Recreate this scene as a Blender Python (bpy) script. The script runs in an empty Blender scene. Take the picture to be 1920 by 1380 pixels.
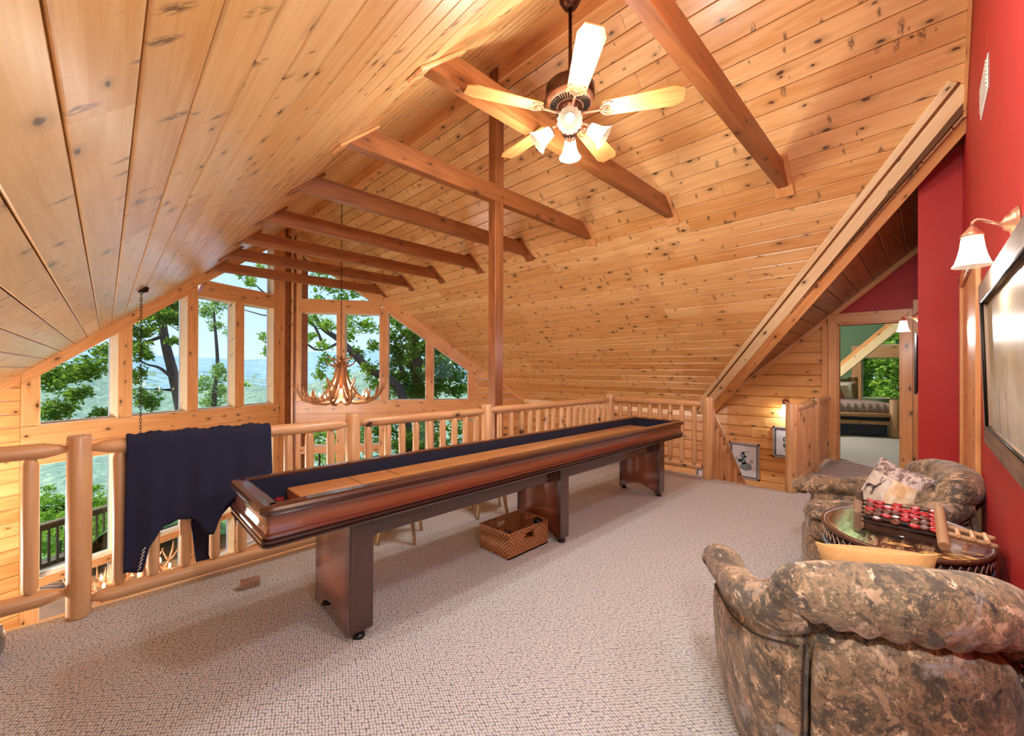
import bpy, bmesh, math, random
from math import sin, cos, pi, radians, sqrt, atan2
from mathutils import Vector as V, Matrix as M
import numpy as np

S = bpy.context.scene
C = S.collection
rnd = random.Random(7)

# ------------------------------------------------------------------ camera, sky, sun, exposure
cam = bpy.data.cameras.new('camera')
cam.sensor_width = 36.0
cam.lens = 768.0 / 1920.0 * 36.0
cam.clip_start = 0.02
cam.clip_end = 3000
co = bpy.data.objects.new('camera', cam)
C.objects.link(co)
YAW, PIT, ROL = radians(45.3), radians(-0.19), radians(0.165)
fw = V((cos(YAW), sin(YAW), 0)); rt = V((sin(YAW), -cos(YAW), 0)); up = V((0, 0, 1))
F_ = fw * cos(PIT) - up * sin(PIT); U0 = up * cos(PIT) + fw * sin(PIT)
R_ = rt * cos(ROL) + U0 * sin(ROL); U_ = U0 * cos(ROL) - rt * sin(ROL)
co.matrix_world = M(((R_.x, U_.x, -F_.x, 0), (R_.y, U_.y, -F_.y, 0), (R_.z, U_.z, -F_.z, 1.40), (0, 0, 0, 1)))
S.camera = co

w = bpy.data.worlds.new('sky'); S.world = w
w.use_nodes = True
nt = w.node_tree; nt.nodes.clear()
o_ = nt.nodes.new('ShaderNodeOutputWorld'); b_ = nt.nodes.new('ShaderNodeBackground')
tc = nt.nodes.new('ShaderNodeTexCoord'); sx = nt.nodes.new('ShaderNodeSeparateXYZ'); cr = nt.nodes.new('ShaderNodeValToRGB')
nt.links.new(tc.outputs['Generated'], sx.inputs[0]); nt.links.new(sx.outputs['Z'], cr.inputs[0])
nt.links.new(cr.outputs[0], b_.inputs[0]); nt.links.new(b_.outputs[0], o_.inputs[0])
e = cr.color_ramp.elements
e[0].position = 0.0; e[0].color = (0.62, 0.78, 0.95, 1)
e[1].position = 0.6; e[1].color = (0.34, 0.56, 0.95, 1)
k = e.new(0.12); k.color = (0.50, 0.70, 0.96, 1)
b_.inputs[1].default_value = 1.15

sun = bpy.data.lights.new('sun', 'SUN'); sun.energy = 4.4; sun.angle = radians(0.6); sun.color = (1, 0.95, 0.86)
so = bpy.data.objects.new('sun', sun); C.objects.link(so)
so.rotation_euler = V((0.62, -0.48, -0.95)).to_track_quat('-Z', 'Y').to_euler()

S.view_settings.view_transform = 'Standard'; S.view_settings.look = 'None'
S.view_settings.gamma = 1.0; S.view_settings.use_curve_mapping = False
S.view_settings.exposure = 0.48
cy = S.cycles
cy.use_denoising = True
cy.max_bounces = 10; cy.diffuse_bounces = 5; cy.glossy_bounces = 4; cy.transmission_bounces = 6; cy.transparent_max_bounces = 16
cy.caustics_reflective = False; cy.caustics_refractive = False
cy.sample_clamp_indirect = 6.0

# ------------------------------------------------------------------ helpers
def lin(r, g, b):
    f = lambda c: ((c / 255 + 0.055) / 1.055) ** 2.4 if c > 10 else c / 255 / 12.92
    return (f(r), f(g), f(b), 1)

class MB:
    """collects shapes into one mesh"""
    def __init__(s): s.v = []; s.f = []; s.sm = []; s.mi = []; s.cm = 0
    def add(s, vs, fs, smooth=False):
        n = len(s.v); s.v += [tuple(p) for p in vs]
        for q in fs: s.f.append([i + n for i in q]); s.sm.append(smooth); s.mi.append(s.cm)
        return s
    def box(s, a, b, T=None):
        x0, y0, z0 = a; x1, y1, z1 = b
        P = [V(p) for p in ((x0,y0,z0),(x1,y0,z0),(x1,y1,z0),(x0,y1,z0),(x0,y0,z1),(x1,y0,z1),(x1,y1,z1),(x0,y1,z1))]
        if T: P = [T @ p for p in P]
        return s.add(P, [(3,2,1,0),(4,5,6,7),(0,1,5,4),(1,2,6,5),(2,3,7,6),(3,0,4,7)])
    def cbox(s, a, b, c=0.006, T=None):
        """box with chamfered long edges (along x) and ends"""
        x0, y0, z0 = a; x1, y1, z1 = b
        r = [(y0+c,z0),(y1-c,z0),(y1,z0+c),(y1,z1-c),(y1-c,z1),(y0+c,z1),(y0,z1-c),(y0,z0+c)]
        m = (0.5*(y0+y1), 0.5*(z0+z1)); k = lambda p: (p[0]+(c if p[0]<m[0] else -c), p[1]+(c if p[1]<m[1] else -c))
        rings = [[V((x0,)+k(p)) for p in r], [V((x0+c,)+p) for p in r], [V((x1-c,)+p) for p in r], [V((x1,)+k(p)) for p in r]]
        if T: rings = [[T @ p for p in q] for q in rings]
        return s.loft(rings, smooth=False)
    def loft(s, rings, closed=True, cap=True, smooth=True, loop=False):
        n = len(rings[0]); vs = [p for r in rings for p in r]; fs = []
        m = len(rings)
        for i in range(m if loop else m - 1):
            for j in range(n if closed else n - 1):
                a = i*n + j; b = i*n + (j+1) % n; d = ((i+1) % m)*n + j; e2 = ((i+1) % m)*n + (j+1) % n
                fs.append((a, b, e2, d))
        s.add(vs, fs, smooth)
        if cap and not loop and closed:
            base = len(s.v) - len(vs)
            s.f.append([base + j for j in reversed(range(n))]); s.sm.append(False); s.mi.append(s.cm)
            s.f.append([base + (m-1)*n + j for j in range(n)]); s.sm.append(False); s.mi.append(s.cm)
        return s
    def tube(s, pts, rad, n=8, cap=True, smooth=True, flat=1.0, upv=None):
        pts = [V(p) for p in pts]; m = len(pts)
        if not hasattr(rad, '__len__'): rad = [rad] * m
        rings = []; prev = None
        for i, p in enumerate(pts):
            t = (pts[min(i+1, m-1)] - pts[max(i-1, 0)]).normalized()
            u = (V(upv) if upv else (prev if prev else (V((0,0,1)) if abs(t.z) < .9 else V((1,0,0)))))
            a = t.cross(u).normalized(); b = a.cross(t).normalized(); prev = b
            rings.append([p + (a*cos(2*pi*j/n) + b*sin(2*pi*j/n)*flat) * rad[i] for j in range(n)])
        return s.loft(rings, cap=cap, smooth=smooth)
    def lathe(s, prof, n=24, T=None, cap=True, smooth=True, ripple=None):
        rings = []
        for r, z in prof:
            q = []
            for j in range(n):
                a = 2*pi*j/n; rr = r * (1 + (ripple(a, z) if ripple else 0))
                p = V((rr*cos(a), rr*sin(a), z)); q.append(T @ p if T else p)
            rings.append(q)
        return s.loft(rings, cap=cap, smooth=smooth)
    def prism(s, poly, y0, y1, T=None, axes='xz'):
        """poly in local xz (or xy) extruded along the third axis from y0 to y1"""
        if axes == 'xz': mk = lambda p, d: V((p[0], d, p[1]))
        elif axes == 'xy': mk = lambda p, d: V((p[0], p[1], d))
        else: mk = lambda p, d: V((d, p[0], p[1]))
        A = [mk(p, y0) for p in poly]; B = [mk(p, y1) for p in poly]
        if T: A = [T @ p for p in A]; B = [T @ p for p in B]
        n = len(poly)
        s.add(A + B, [tuple(range(n)), tuple(reversed(range(n, 2*n)))] + [(i, i+n, (i+1) % n + n, (i+1) % n) for i in range(n)])
        return s
    def sphere(s, c, r, n=12, m=8, sc=(1,1,1), T=None):
        rings = []
        for i in range(m+1):
            ph = pi*i/m - pi/2; rr = max(cos(ph), 0.02)
            q = [V((c[0]+r*sc[0]*rr*cos(2*pi*j/n), c[1]+r*sc[1]*rr*sin(2*pi*j/n), c[2]+r*sc[2]*sin(ph))) for j in range(n)]
            rings.append([T @ p for p in q] if T else q)
        return s.loft(rings, smooth=True)
    def mesh(s, name, mats):
        me = bpy.data.meshes.new(name); me.from_pydata(s.v, [], s.f)
        me.polygons.foreach_set('use_smooth', s.sm)
        if not isinstance(mats, (list, tuple)): mats = [mats]
        for m in mats: me.materials.append(m)
        if len(mats) > 1: me.polygons.foreach_set('material_index', s.mi)
        bm = bmesh.new(); bm.from_mesh(me); bmesh.ops.recalc_face_normals(bm, faces=bm.faces); bm.to_mesh(me); bm.free()
        me.update(); return me

WM = {}
def link(name, data, parent=None, W=None, **props):
    o = bpy.data.objects.new(name, data); C.objects.link(o)
    W = W or M(); WM[o.name] = W
    if parent:
        o.parent = parent; o.matrix_basis = WM[parent.name].inverted() @ W
    else: o.matrix_basis = W
    for a, b in props.items():
        if b is not None: o[a] = b
    return o
def obj(name, mb, mat, parent=None, W=None, **props):
    return link(name, mb if isinstance(mb, bpy.types.Mesh) else mb.mesh(name, mat), parent, W, **props)
def thing(name, label, cat, loc=(0,0,0), rz=0, group=None, W=None):
    return link(name, None, None, W or (M.Translation(loc) @ M.Rotation(rz, 4, 'Z')), label=label, category=cat, group=group)
def copy_tree(o, W, parent=None):
    c = o.copy(); C.objects.link(c)
    c.parent = parent; WM[c.name] = (WM[parent.name] if parent else M()) @ (W if parent is None else o.matrix_basis)
    c.matrix_basis = W if parent is None else o.matrix_basis
    for ch in list(o.children): copy_tree(ch, None, c)
    return c
def struct(name, mb, mat, parent=None, W=None): return obj(name, mb, mat, parent, W, **({} if parent else {'kind': 'structure'}))

def frame(p0, p1, upv=(0,0,1)):
    p0 = V(p0); x = (V(p1) - p0).normalized(); u = V(upv); y = u.cross(x).normalized(); z = x.cross(y)
    return M(((x.x,y.x,z.x,p0.x),(x.y,y.y,z.y,p0.y),(x.z,y.z,z.z,p0.z),(0,0,0,1)))
_cache = {}
def board(name, p0, p1, wd, th, mat, parent=None, upv=(0,0,1), c=0.004, **props):
    """timber along p0-p1 (grain = local x); wd across, th along upv; centred on the line"""
    L = (V(p1)-V(p0)).length; key = ('b', round(L,4), wd, th, mat.name, c)
    if key not in _cache: _cache[key] = MB().cbox((0,-wd/2,-th/2),(L,wd/2,th/2), c).mesh(name, mat)
    return link(name, _cache[key], parent, frame(p0, p1, upv), **props)

def log_mesh(L, r, tip0=0.0, tip1=0.0, tr=0.45, n=12, seed=0):
    q = random.Random(seed); xs = [0.0]; rs = [r*(tr if tip0 else 1)]
    if tip0: xs += [tip0*.5, tip0]; rs += [r*(tr+(1-tr)*.62), r]
    k = max(2, int(L/.35))
    for i in range(1, k):
        xs.append(tip0 + (L-tip0-tip1)*i/k); rs.append(r*q.uniform(.96,1.04))
    if tip1: xs += [L-tip1, L-tip1*.5]; rs += [r, r*(tr+(1-tr)*.62)]
    xs.append(L); rs.append(r*(tr if tip1 else 1))
    if not tip0: xs.insert(1, .012); rs.insert(1, r); rs[0] = r*.9
    if not tip1: xs.insert(-1, L-.012); rs.insert(-1, r); rs[-1] = r*.9
    wob = [(q.uniform(-.03,.03)*r, q.uniform(-.03,.03)*r) for _ in xs]
    rings = [[V((x, wob[i][0]+rr*cos(2*pi*j/n), wob[i][1]+rr*sin(2*pi*j/n))) for j in range(n)] for i, (x, rr) in enumerate(zip(xs, rs))]
    return MB().loft(rings)
def logpiece(name, p0, p1, r, mat, parent, tip0=0, tip1=0, tr=.45, seed=None, n=12, roll=0, **props):
    L = (V(p1)-V(p0)).length; seed = rnd.randint(0,3) if seed is None else seed
    key = ('l', round(L,3), r, tip0, tip1, tr, mat.name, seed, n)
    if key not in _cache: _cache[key] = log_mesh(L, r, tip0, tip1, tr, n, seed).mesh(name, mat)
    d = V(p1)-V(p0); u = (0,0,1) if abs(d.normalized().z) < .9 else (1,0,0)
    return link(name, _cache[key], parent, frame(p0, p1, u) @ M.Rotation(roll, 4, 'X'), **props)

# ------------------------------------------------------------------ materials
class NT:
    def __init__(s, name):
        s.m = bpy.data.materials.new(name); s.m.use_nodes = True; s.t = s.m.node_tree; s.t.nodes.clear()
        s.out = s.n('ShaderNodeOutputMaterial'); s.bsdf = s.n('ShaderNodeBsdfPrincipled'); s.l(s.bsdf.outputs[0], s.out.inputs[0])
    def n(s, t, **k):
        x = s.t.nodes.new(t)
        for a, b in k.items(): setattr(x, a, b)
        return x
    def l(s, a, b): s.t.links.new(a, b)
    def math(s, op, a, b=None, clamp=False):
        x = s.n('ShaderNodeMath', operation=op, use_clamp=clamp)
        for i, q in enumerate((a, b)):
            if q is None: continue
            if isinstance(q, (int, float)): x.inputs[i].default_value = q
            else: s.l(q, x.inputs[i])
        return x.outputs[0]
    def mix(s, f, a, b, mode='MIX'):
        x = s.n('ShaderNodeMix', data_type='RGBA', blend_type=mode)
        for i, q in ((0, f), (6, a), (7, b)):
            if isinstance(q, (int, float)): x.inputs[i].default_value = q
            elif isinstance(q, tuple): x.inputs[i].default_value = q
            else: s.l(q, x.inputs[i])
        return x.outputs[2]
    def ramp(s, f, stops, interp='LINEAR'):
        x = s.n('ShaderNodeValToRGB'); x.color_ramp.interpolation = interp
        el = x.color_ramp.elements
        for i, (p, c) in enumerate(stops):
            if i < 2: q = el[i]; q.position = p
            else: q = el.new(p)
            q.color = c if len(c) == 4 else c + (1,)
        s.l(f, x.inputs[0]); return x.outputs[0]
    def noise(s, vec, sc, detail=3, rough=.55, dist=0):
        x = s.n('ShaderNodeTexNoise'); x.inputs['Scale'].default_value = sc; x.inputs['Detail'].default_value = detail
        x.inputs['Roughness'].default_value = rough; x.inputs['Distortion'].default_value = dist
        if vec is not None: s.l(vec, x.inputs['Vector'])
        return x.outputs[0]
    def mapv(s, vec, scale=(1,1,1), loc=(0,0,0), rot=(0,0,0)):
        x = s.n('ShaderNodeMapping'); x.inputs['Scale'].default_value = scale; x.inputs['Location'].default_value = loc; x.inputs['Rotation'].default_value = rot
        s.l(vec, x.inputs[0]); return x.outputs[0]
    def objco(s, rand=True):
        tc = s.n('ShaderNodeTexCoord')
        if not rand: return tc.outputs['Object'], None
        oi = s.n('ShaderNodeObjectInfo'); va = s.n('ShaderNodeVectorMath', operation='MULTIPLY_ADD')
        cb = s.n('ShaderNodeCombineXYZ')
        for i in range(3): s.l(oi.outputs['Random'], cb.inputs[i])
        s.l(cb.outputs[0], va.inputs[0]); va.inputs[1].default_value = (41.3, 17.7, 29.1); s.l(tc.outputs['Object'], va.inputs[2])
        return va.outputs[0], oi.outputs['Random']
    def bump(s, h, strength=.3, dist=.01):
        x = s.n('ShaderNodeBump'); x.inputs['Strength'].default_value = strength; x.inputs['Distance'].default_value = dist
        s.l(h, x.inputs['Height']); s.l(x.outputs[0], s.bsdf.inputs['Normal']); return x
    def set(s, **k):
        for a, b in k.items():
            i = s.bsdf.inputs[a.replace('_', ' ')]
            if isinstance(b, bpy.types.NodeSocket): s.l(b, i)
            else: i.default_value = b
        return s.m

def wood(name, light, dark, knot=(60,28,12), knots=1.0, vary=.35, rough=.42, coat=.25, marks=True, sc=1.0, grain=1.0, crough=.22):
    t = NT(name); co_, rn = t.objco()
    g1 = t.noise(t.mapv(co_, (1.1*sc, 16*sc, 16*sc)), 1.0, 4, .6, 1.2)
    g2 = t.noise(t.mapv(co_, (5*sc, 120*sc, 120*sc)), 1.0, 2, .5)
    rings = t.math('SINE', t.math('MULTIPLY', t.noise(t.mapv(co_, (.5*sc, 5*sc, 5*sc)), 1.0, 1, .4, .6), 46))
    v = t.math('ADD', t.math('MULTIPLY', g1, .75), t.math('ADD', t.math('MULTIPLY', rings, .07*grain), t.math('MULTIPLY', g2, .25)))
    v = t.math('ADD', v, t.math('MULTIPLY', t.math('SUBTRACT', rn, .5), vary))
    col = t.ramp(v, [(.22, lin(*dark)), (.78, lin(*light))])
    if knots:
        se = t.n('ShaderNodeSeparateXYZ'); t.l(co_, se.inputs[0])
        cb = t.n('ShaderNodeCombineXYZ'); t.l(se.outputs[0], cb.inputs[0]); t.l(t.math('ADD', se.outputs[1], se.outputs[2]), cb.inputs[1])
        wob = t.n('ShaderNodeVectorMath', operation='MULTIPLY_ADD'); nz = t.n('ShaderNodeTexNoise'); nz.inputs['Scale'].default_value = 22
        t.l(co_, nz.inputs['Vector']); t.l(nz.outputs['Color'], wob.inputs[0]); wob.inputs[1].default_value = (.024,)*3; t.l(cb.outputs[0], wob.inputs[2])
        def vor(scale, rsel, r0, r1):
            vv = t.n('ShaderNodeTexVoronoi', voronoi_dimensions='2D', feature='F1'); vv.inputs['Scale'].default_value = 1
            t.l(t.mapv(wob.outputs[0], scale), vv.inputs['Vector'])
            sp = t.n('ShaderNodeSeparateColor'); t.l(vv.outputs['Color'], sp.inputs[0])
            on = t.math('GREATER_THAN', sp.outputs[0], rsel)
            rad = t.math('ADD', t.math('MULTIPLY', sp.outputs[1], r1-r0), r0)
            q = t.math('DIVIDE', vv.outputs['Distance'], rad)
            return on, q
        on, q = vor((3.2, 6.2, 1), 1-.50*knots, .04, .13)
        core = t.math('MULTIPLY', on, t.ramp(q, [(.55, (1,1,1)), (1.0, (0,0,0))]))
        halo = t.math('MULTIPLY', on, t.ramp(q, [(.9, (1,1,1)), (2.6, (0,0,0))]))
        # ramp clamps at 1 so scale q for the halo
        halo = t.math('MULTIPLY', on, t.ramp(t.math('MULTIPLY', q, .33), [(.3, (1,1,1)), (1.0, (0,0,0))]))
        hc = tuple(c*.6 for c in dark)
        col = t.mix(t.math('MULTIPLY', halo, .38), col, lin(*hc))
        col = t.mix(t.math('MULTIPLY', core, .9), col, lin(*knot))
        if marks:
            on2, q2 = vor((6.5, 2.6, 1), 1-.75*knots, .05, .20)
            br = t.noise(t.mapv(co_, (90, 26, 26)), 1.0, 2)
            mk = t.math('MULTIPLY', t.math('MULTIPLY', on2, t.ramp(q2, [(.3, (1,1,1)), (1.0, (0,0,0))])), t.ramp(br, [(.40, (0,0,0)), (.50, (1,1,1))]))
            col = t.mix(t.math('MULTIPLY', mk, .75), col, lin(*knot))
    t.bump(g2, .08, .004)
    return t.set(Base_Color=col, Roughness=rough, Coat_Weight=coat, Coat_Roughness=crough)

def plain(name, c, rough=.5, metal=0, noise=0, nscale=30, bump=0, coat=0, spec=None):
    t = NT(name); co_, _ = t.objco(False)
    if noise:
        n = t.noise(co_, nscale, 4)
        c2 = tuple(min(255, x*(1-noise)) for x in c)
        col = t.mix(n, lin(*c2), lin(*[min(255, x*(1+noise*.5)) for x in c]))
        t.set(Base_Color=col)
        if bump: t.bump(n, bump, .01)
    else: t.set(Base_Color=lin(*c))
    if coat: t.set(Coat_Weight=coat, Coat_Roughness=.06)
    return t.set(Roughness=rough, Metallic=metal)

def emit(name, c, st):
    t = NT(name); return t.set(Base_Color=lin(*c), Emission_Color=lin(*c), Emission_Strength=st)

PINE = wood('pine_ceiling', (240,200,140), (210,154,88), knots=.8, vary=.42, rough=.34, coat=.85, crough=.27)
PINE2 = wood('pine_trim', (234,182,122), (206,142,82), knots=.75, vary=.25, marks=False)
PINEW = wood('pine_log_wall', (230,178,110), (194,130,66), knots=.9, vary=.4, marks=False)
BEAM = wood('pine_beam', (162,100,52), (114,64,30), knots=.55, vary=.2, marks=False, rough=.45)
POSTM = wood('pine_post', (160,98,54), (106,62,30), knots=.7, vary=.2, marks=False, rough=.35, coat=.4)
LOG = wood('peeled_log', (224,182,134), (192,144,96), knots=.8, vary=.2, marks=False, rough=.38, coat=.3)
LOG2 = wood('grey_log', (190,150,112), (120,88,60), knots=.6, vary=.2, marks=False, rough=.6, coat=0)
PALE = wood('pale_trim', (255,238,196), (238,208,156), knots=.5, vary=.15, marks=False)
DARKP = wood('shaded_plank', (168,108,58), (110,62,28), knots=.7, vary=.3)  # darker copy of the pine, the dormer's shade put into its colour
MAHOG = wood('mahogany', (76,37,27), (52,25,19), knots=0, vary=.1, rough=.25, coat=.8, crough=.07, marks=False)
MAHOGL = wood('mahogany_burst', (128,66,42), (80,36,24), knots=0, vary=.1, rough=.25, coat=.8, crough=.07, marks=False)
def burst(name, two):
    t = NT(name); tc = t.n('ShaderNodeTexCoord'); se = t.n('ShaderNodeSeparateXYZ'); t.l(tc.outputs['Generated'], se.inputs[0])
    f = lambda o: t.math('POWER', t.math('ABSOLUTE', t.math('SUBTRACT', t.math('MULTIPLY', o, 2), 1)), 2.2)
    v = t.math('MAXIMUM', f(se.outputs[2]), f(se.outputs[1])) if two else t.math('POWER', t.math('ABSOLUTE', t.math('SUBTRACT', t.math('MULTIPLY', se.outputs[2], 2.6), 1.7)), 1.6)
    co_, _ = t.objco(); g = t.noise(t.mapv(co_, (60,60,2) if two else (2,60,60)), 1, 3)
    col = t.ramp(t.math('ADD', v, t.math('MULTIPLY', t.math('SUBTRACT', g, .5), .25)), [(.0, lin(136,76,48)), (.45, lin(112,56,36)), (1.0, lin(54,25,19))])
    return t.set(Base_Color=col, Roughness=.25, Coat_Weight=.8, Coat_Roughness=.07)
BURST_A = burst('sunburst_apron', False); BURST_P = burst('sunburst_pedestal', True)
MAPLE = wood('maple_playfield', (216,158,96), (180,116,62), knots=0, vary=.1, rough=.22, coat=.6, marks=False)
DECKW = wood('deck_boards', (116,96,62), (70,56,36), knots=.3, vary=.4, rough=.7, coat=0, marks=False)
GREYW = wood('barn_wood', (150,122,100), (84,66,54), knots=.5, vary=.4, rough=.7, coat=0, marks=False)
FANW = wood('fan_blade', (214,160,96), (180,118,62), knots=0, vary=.1, rough=.4, coat=.2, marks=False)
RED = plain('red_paint', (176,34,38), .55, noise=.06, nscale=6)
GREEN = plain('green_paint', (112,150,112), .6, noise=.05, nscale=4)
BRONZE = plain('bronze', (92,58,44), .35, .85, noise=.3, nscale=14)
COPPER = plain('aged_copper', (190,140,112), .4, .7, noise=.3, nscale=20)
IRON = plain('dark_iron', (40,34,30), .5, .8)
STEEL = plain('brushed_steel', (170,176,184), .25, 1.0, noise=.3, nscale=8)
BLACK = plain('black_plastic', (16,16,18), .25)
FELT = plain('navy_felt', (20,26,50), .95, noise=.25, nscale=240, bump=.2)
FLEECE = plain('navy_fleece', (28,34,62), .95, noise=.3, nscale=260, bump=.25)
WHITE = plain('white_paint', (235,232,224), .5)
VINYL = plain('window_vinyl', (226,222,212), .4)
PAPER = plain('print_paper', (214,224,234), .7)
INK = plain('print_ink', (124,146,162), .8, noise=.5, nscale=60)
INKG = plain('print_ink_green', (92,104,92), .8, noise=.5, nscale=60)
FRAMEB = plain('blue_grey_frame', (74,88,104), .5, noise=.3, nscale=20)
FRAMEG = plain('silver_frame', (166,158,150), .4, noise=.2, nscale=20)
REDDISC = plain('red_disc', (164,30,38), .25, coat=.6)
DARKDISC = plain('dark_disc', (84,40,30), .3, coat=.6)
OUTLET = plain('outlet_plate', (190,150,122), .3, .7)
PEWTER = plain('antler', (168,118,78), .4, noise=.5, nscale=9)
BULB = emit('warm_bulb', (255,214,150), 14)
DARKGAP = plain('gap_backing_board', (96,60,30), .8)  # dark brown backing that shows in the joints between ceiling boards

def carpet():
    t = NT('loop_carpet'); co_, _ = t.objco(False)
    vo = t.n('ShaderNodeTexVoronoi', voronoi_dimensions='2D'); vo.inputs['Scale'].default_value = 88; vo.inputs['Randomness'].default_value = .36
    wv = t.n('ShaderNodeVectorMath', operation='MULTIPLY_ADD'); nz = t.n('ShaderNodeTexNoise'); nz.inputs['Scale'].default_value = 6
    t.l(co_, nz.inputs['Vector']); t.l(nz.outputs['Color'], wv.inputs[0]); wv.inputs[1].default_value = (.02,.02,0); t.l(co_, wv.inputs[2])
    t.l(t.mapv(wv.outputs[0], (1,.66,1), rot=(0,0,.5)), vo.inputs['Vector'])
    d = vo.outputs['Distance']
    col = t.ramp(d, [(.20, lin(218,222,225)), (.46, lin(182,184,186)), (.70, lin(78,75,74))])
    col = t.mix(.14, col, t.ramp(t.noise(co_, 160, 2), [(.3,lin(112,106,104)),(.7,lin(232,232,232))]))
    t.bump(t.math('SUBTRACT', 1, d), .9, .008)
    return t.set(Base_Color=col, Roughness=.95)
CARPET = carpet()

def camo():
    t = NT('woodland_print_fabric'); co_, _ = t.objco(False)
    st = t.mapv(co_, (1, 1, 1.3), rot=(.3, .5, .4))
    a = t.noise(st, 7.0, 9, .74, .5); b = t.noise(t.mapv(co_, (1,1,1), loc=(7,3,1)), 9.0, 9, .76, .4)
    c = t.noise(t.mapv(co_, (8, 20, 20), rot=(.4,.6,.8)), 1.0, 8, .78, .3)
    col = t.ramp(a, [(.32, lin(48,42,38)), (.42, lin(108,90,70)), (.48, lin(150,124,96)), (.53, lin(92,84,66)), (.59, lin(178,148,116)), (.68, lin(140,128,120))])
    col = t.mix(t.ramp(b, [(.53,(0,0,0)),(.56,(1,1,1))]), col, lin(78,70,60))
    col = t.mix(t.math('MULTIPLY', t.ramp(b, [(.40,(1,1,1)),(.44,(0,0,0))]), .9), col, lin(192,164,136))
    col = t.mix(t.ramp(c, [(.58,(0,0,0)),(.62,(1,1,1))]), col, lin(222,196,164))
    col = t.mix(t.ramp(t.noise(st, 4.0, 8, .75, .5), [(.56,(0,0,0)),(.62,(1,1,1))]), col, lin(156,150,150))
    col = t.mix(t.math('MULTIPLY', t.ramp(c, [(.38,(1,1,1)),(.42,(0,0,0))]), .85), col, lin(38,34,34))
    t.bump(t.noise(co_, 9, 5, .6), .55, .03)
    return t.set(Base_Color=col, Roughness=.7, Sheen_Weight=.2)
CAMO = camo()

def glass():
    t = NT('window_glass'); t.t.nodes.remove(t.bsdf)
    tr = t.n('ShaderNodeBsdfTransparent'); tr.inputs[0].default_value = (.93,.96,.97,1)
    gl = t.n('ShaderNodeBsdfGlossy'); gl.inputs['Roughness'].default_value = .02
    fr = t.n('ShaderNodeFresnel'); fr.inputs[0].default_value = 1.3
    mx = t.n('ShaderNodeMixShader'); t.l(fr.outputs[0], mx.inputs[0]); t.l(tr.outputs[0], mx.inputs[1]); t.l(gl.outputs[0], mx.inputs[2]); t.l(mx.outputs[0], t.out.inputs[0])
    return t.m
GLASS = glass()
def shade_mat():
    t = NT('frosted_shade'); t.t.nodes.remove(t.bsdf)
    tl = t.n('ShaderNodeBsdfTranslucent'); tl.inputs[0].default_value = (.34,.31,.26,1)
    tr = t.n('ShaderNodeBsdfTransparent'); tr.inputs[0].default_value = (.75,.70,.62,1)
    em = t.n('ShaderNodeEmission'); em.inputs[0].default_value = (1,.84,.60,1); em.inputs[1].default_value = .32
    m1 = t.n('ShaderNodeMixShader'); m1.inputs[0].default_value = .22; t.l(tl.outputs[0], m1.inputs[1]); t.l(tr.outputs[0], m1.inputs[2])
    ad = t.n('ShaderNodeAddShader'); t.l(m1.outputs[0], ad.inputs[0]); t.l(em.outputs[0], ad.inputs[1]); t.l(ad.outputs[0], t.out.inputs[0])
    return t.m
SHADE = shade_mat()
def leafmat(name, c1, c2):
    t = NT(name); t.t.nodes.remove(t.bsdf)
    ge = t.n('ShaderNodeNewGeometry'); col = t.ramp(ge.outputs['Random Per Island'], [(.1, lin(*c1)), (.9, lin(*c2))])
    d = t.n('ShaderNodeBsdfDiffuse'); tl = t.n('ShaderNodeBsdfTranslucent'); mx = t.n('ShaderNodeMixShader'); mx.inputs[0].default_value = .45
    t.l(col, d.inputs[0]); t.l(t.mix(.5, col, lin(190,220,70)), tl.inputs[0]); t.l(d.outputs[0], mx.inputs[1]); t.l(tl.outputs[0], mx.inputs[2]); t.l(mx.outputs[0], t.out.inputs[0])
    return t.m
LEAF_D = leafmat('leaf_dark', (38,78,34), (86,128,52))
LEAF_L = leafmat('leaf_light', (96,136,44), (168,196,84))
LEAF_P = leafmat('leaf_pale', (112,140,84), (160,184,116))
BARK = plain('bark', (78,66,58), .9, noise=.5, nscale=9, bump=.6)
def lamp(name, loc, power, col=(1,.97,.94), r=.03):
    l = bpy.data.lights.new(name, 'POINT'); l.energy = power; l.color = col; l.shadow_soft_size = r
    o = bpy.data.objects.new(name, l); C.objects.link(o); o.location = loc; return o

# ------------------------------------------------------------------ setting: floors
XR, ZR, T_ = 3.22, 4.90, 0.885
NL = V((T_, 0, -1)).normalized(); NR = V((-T_, 0, -1)).normalized(); ND = V((0, -T_, -1)).normalized()
zl = lambda x: ZR - T_*(XR-x)
zr = lambda x: ZR - T_*(x-XR)
XE, XW, YW, ZLOW = 8.136, -1.7, -0.23, -2.75

fl = struct('floor', MB().prism([(XW,YW-.1),(XE+.15,YW-.1),(XE+.15,1.09),(5.56,1.09),(5.56,3.42),(XW,3.42)], -.28, 0, axes='xy'), CARPET)
lip = MB(); lip.box((XW,3.42,-.30),(5.60,3.445,.006)); lip.box((5.56,1.985,-.30),(5.585,3.42,.006)); lip.box((5.75,1.085,-.30),(XE,1.105,.006))
struct('trim_1', lip, PALE)
struct('floor_lower', MB().box((XW-.1,-1.2,ZLOW-.1),(XE+.1,12.4,ZLOW)), plain('plank_floor', (150,104,66), .4, noise=.3, nscale=5))

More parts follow.
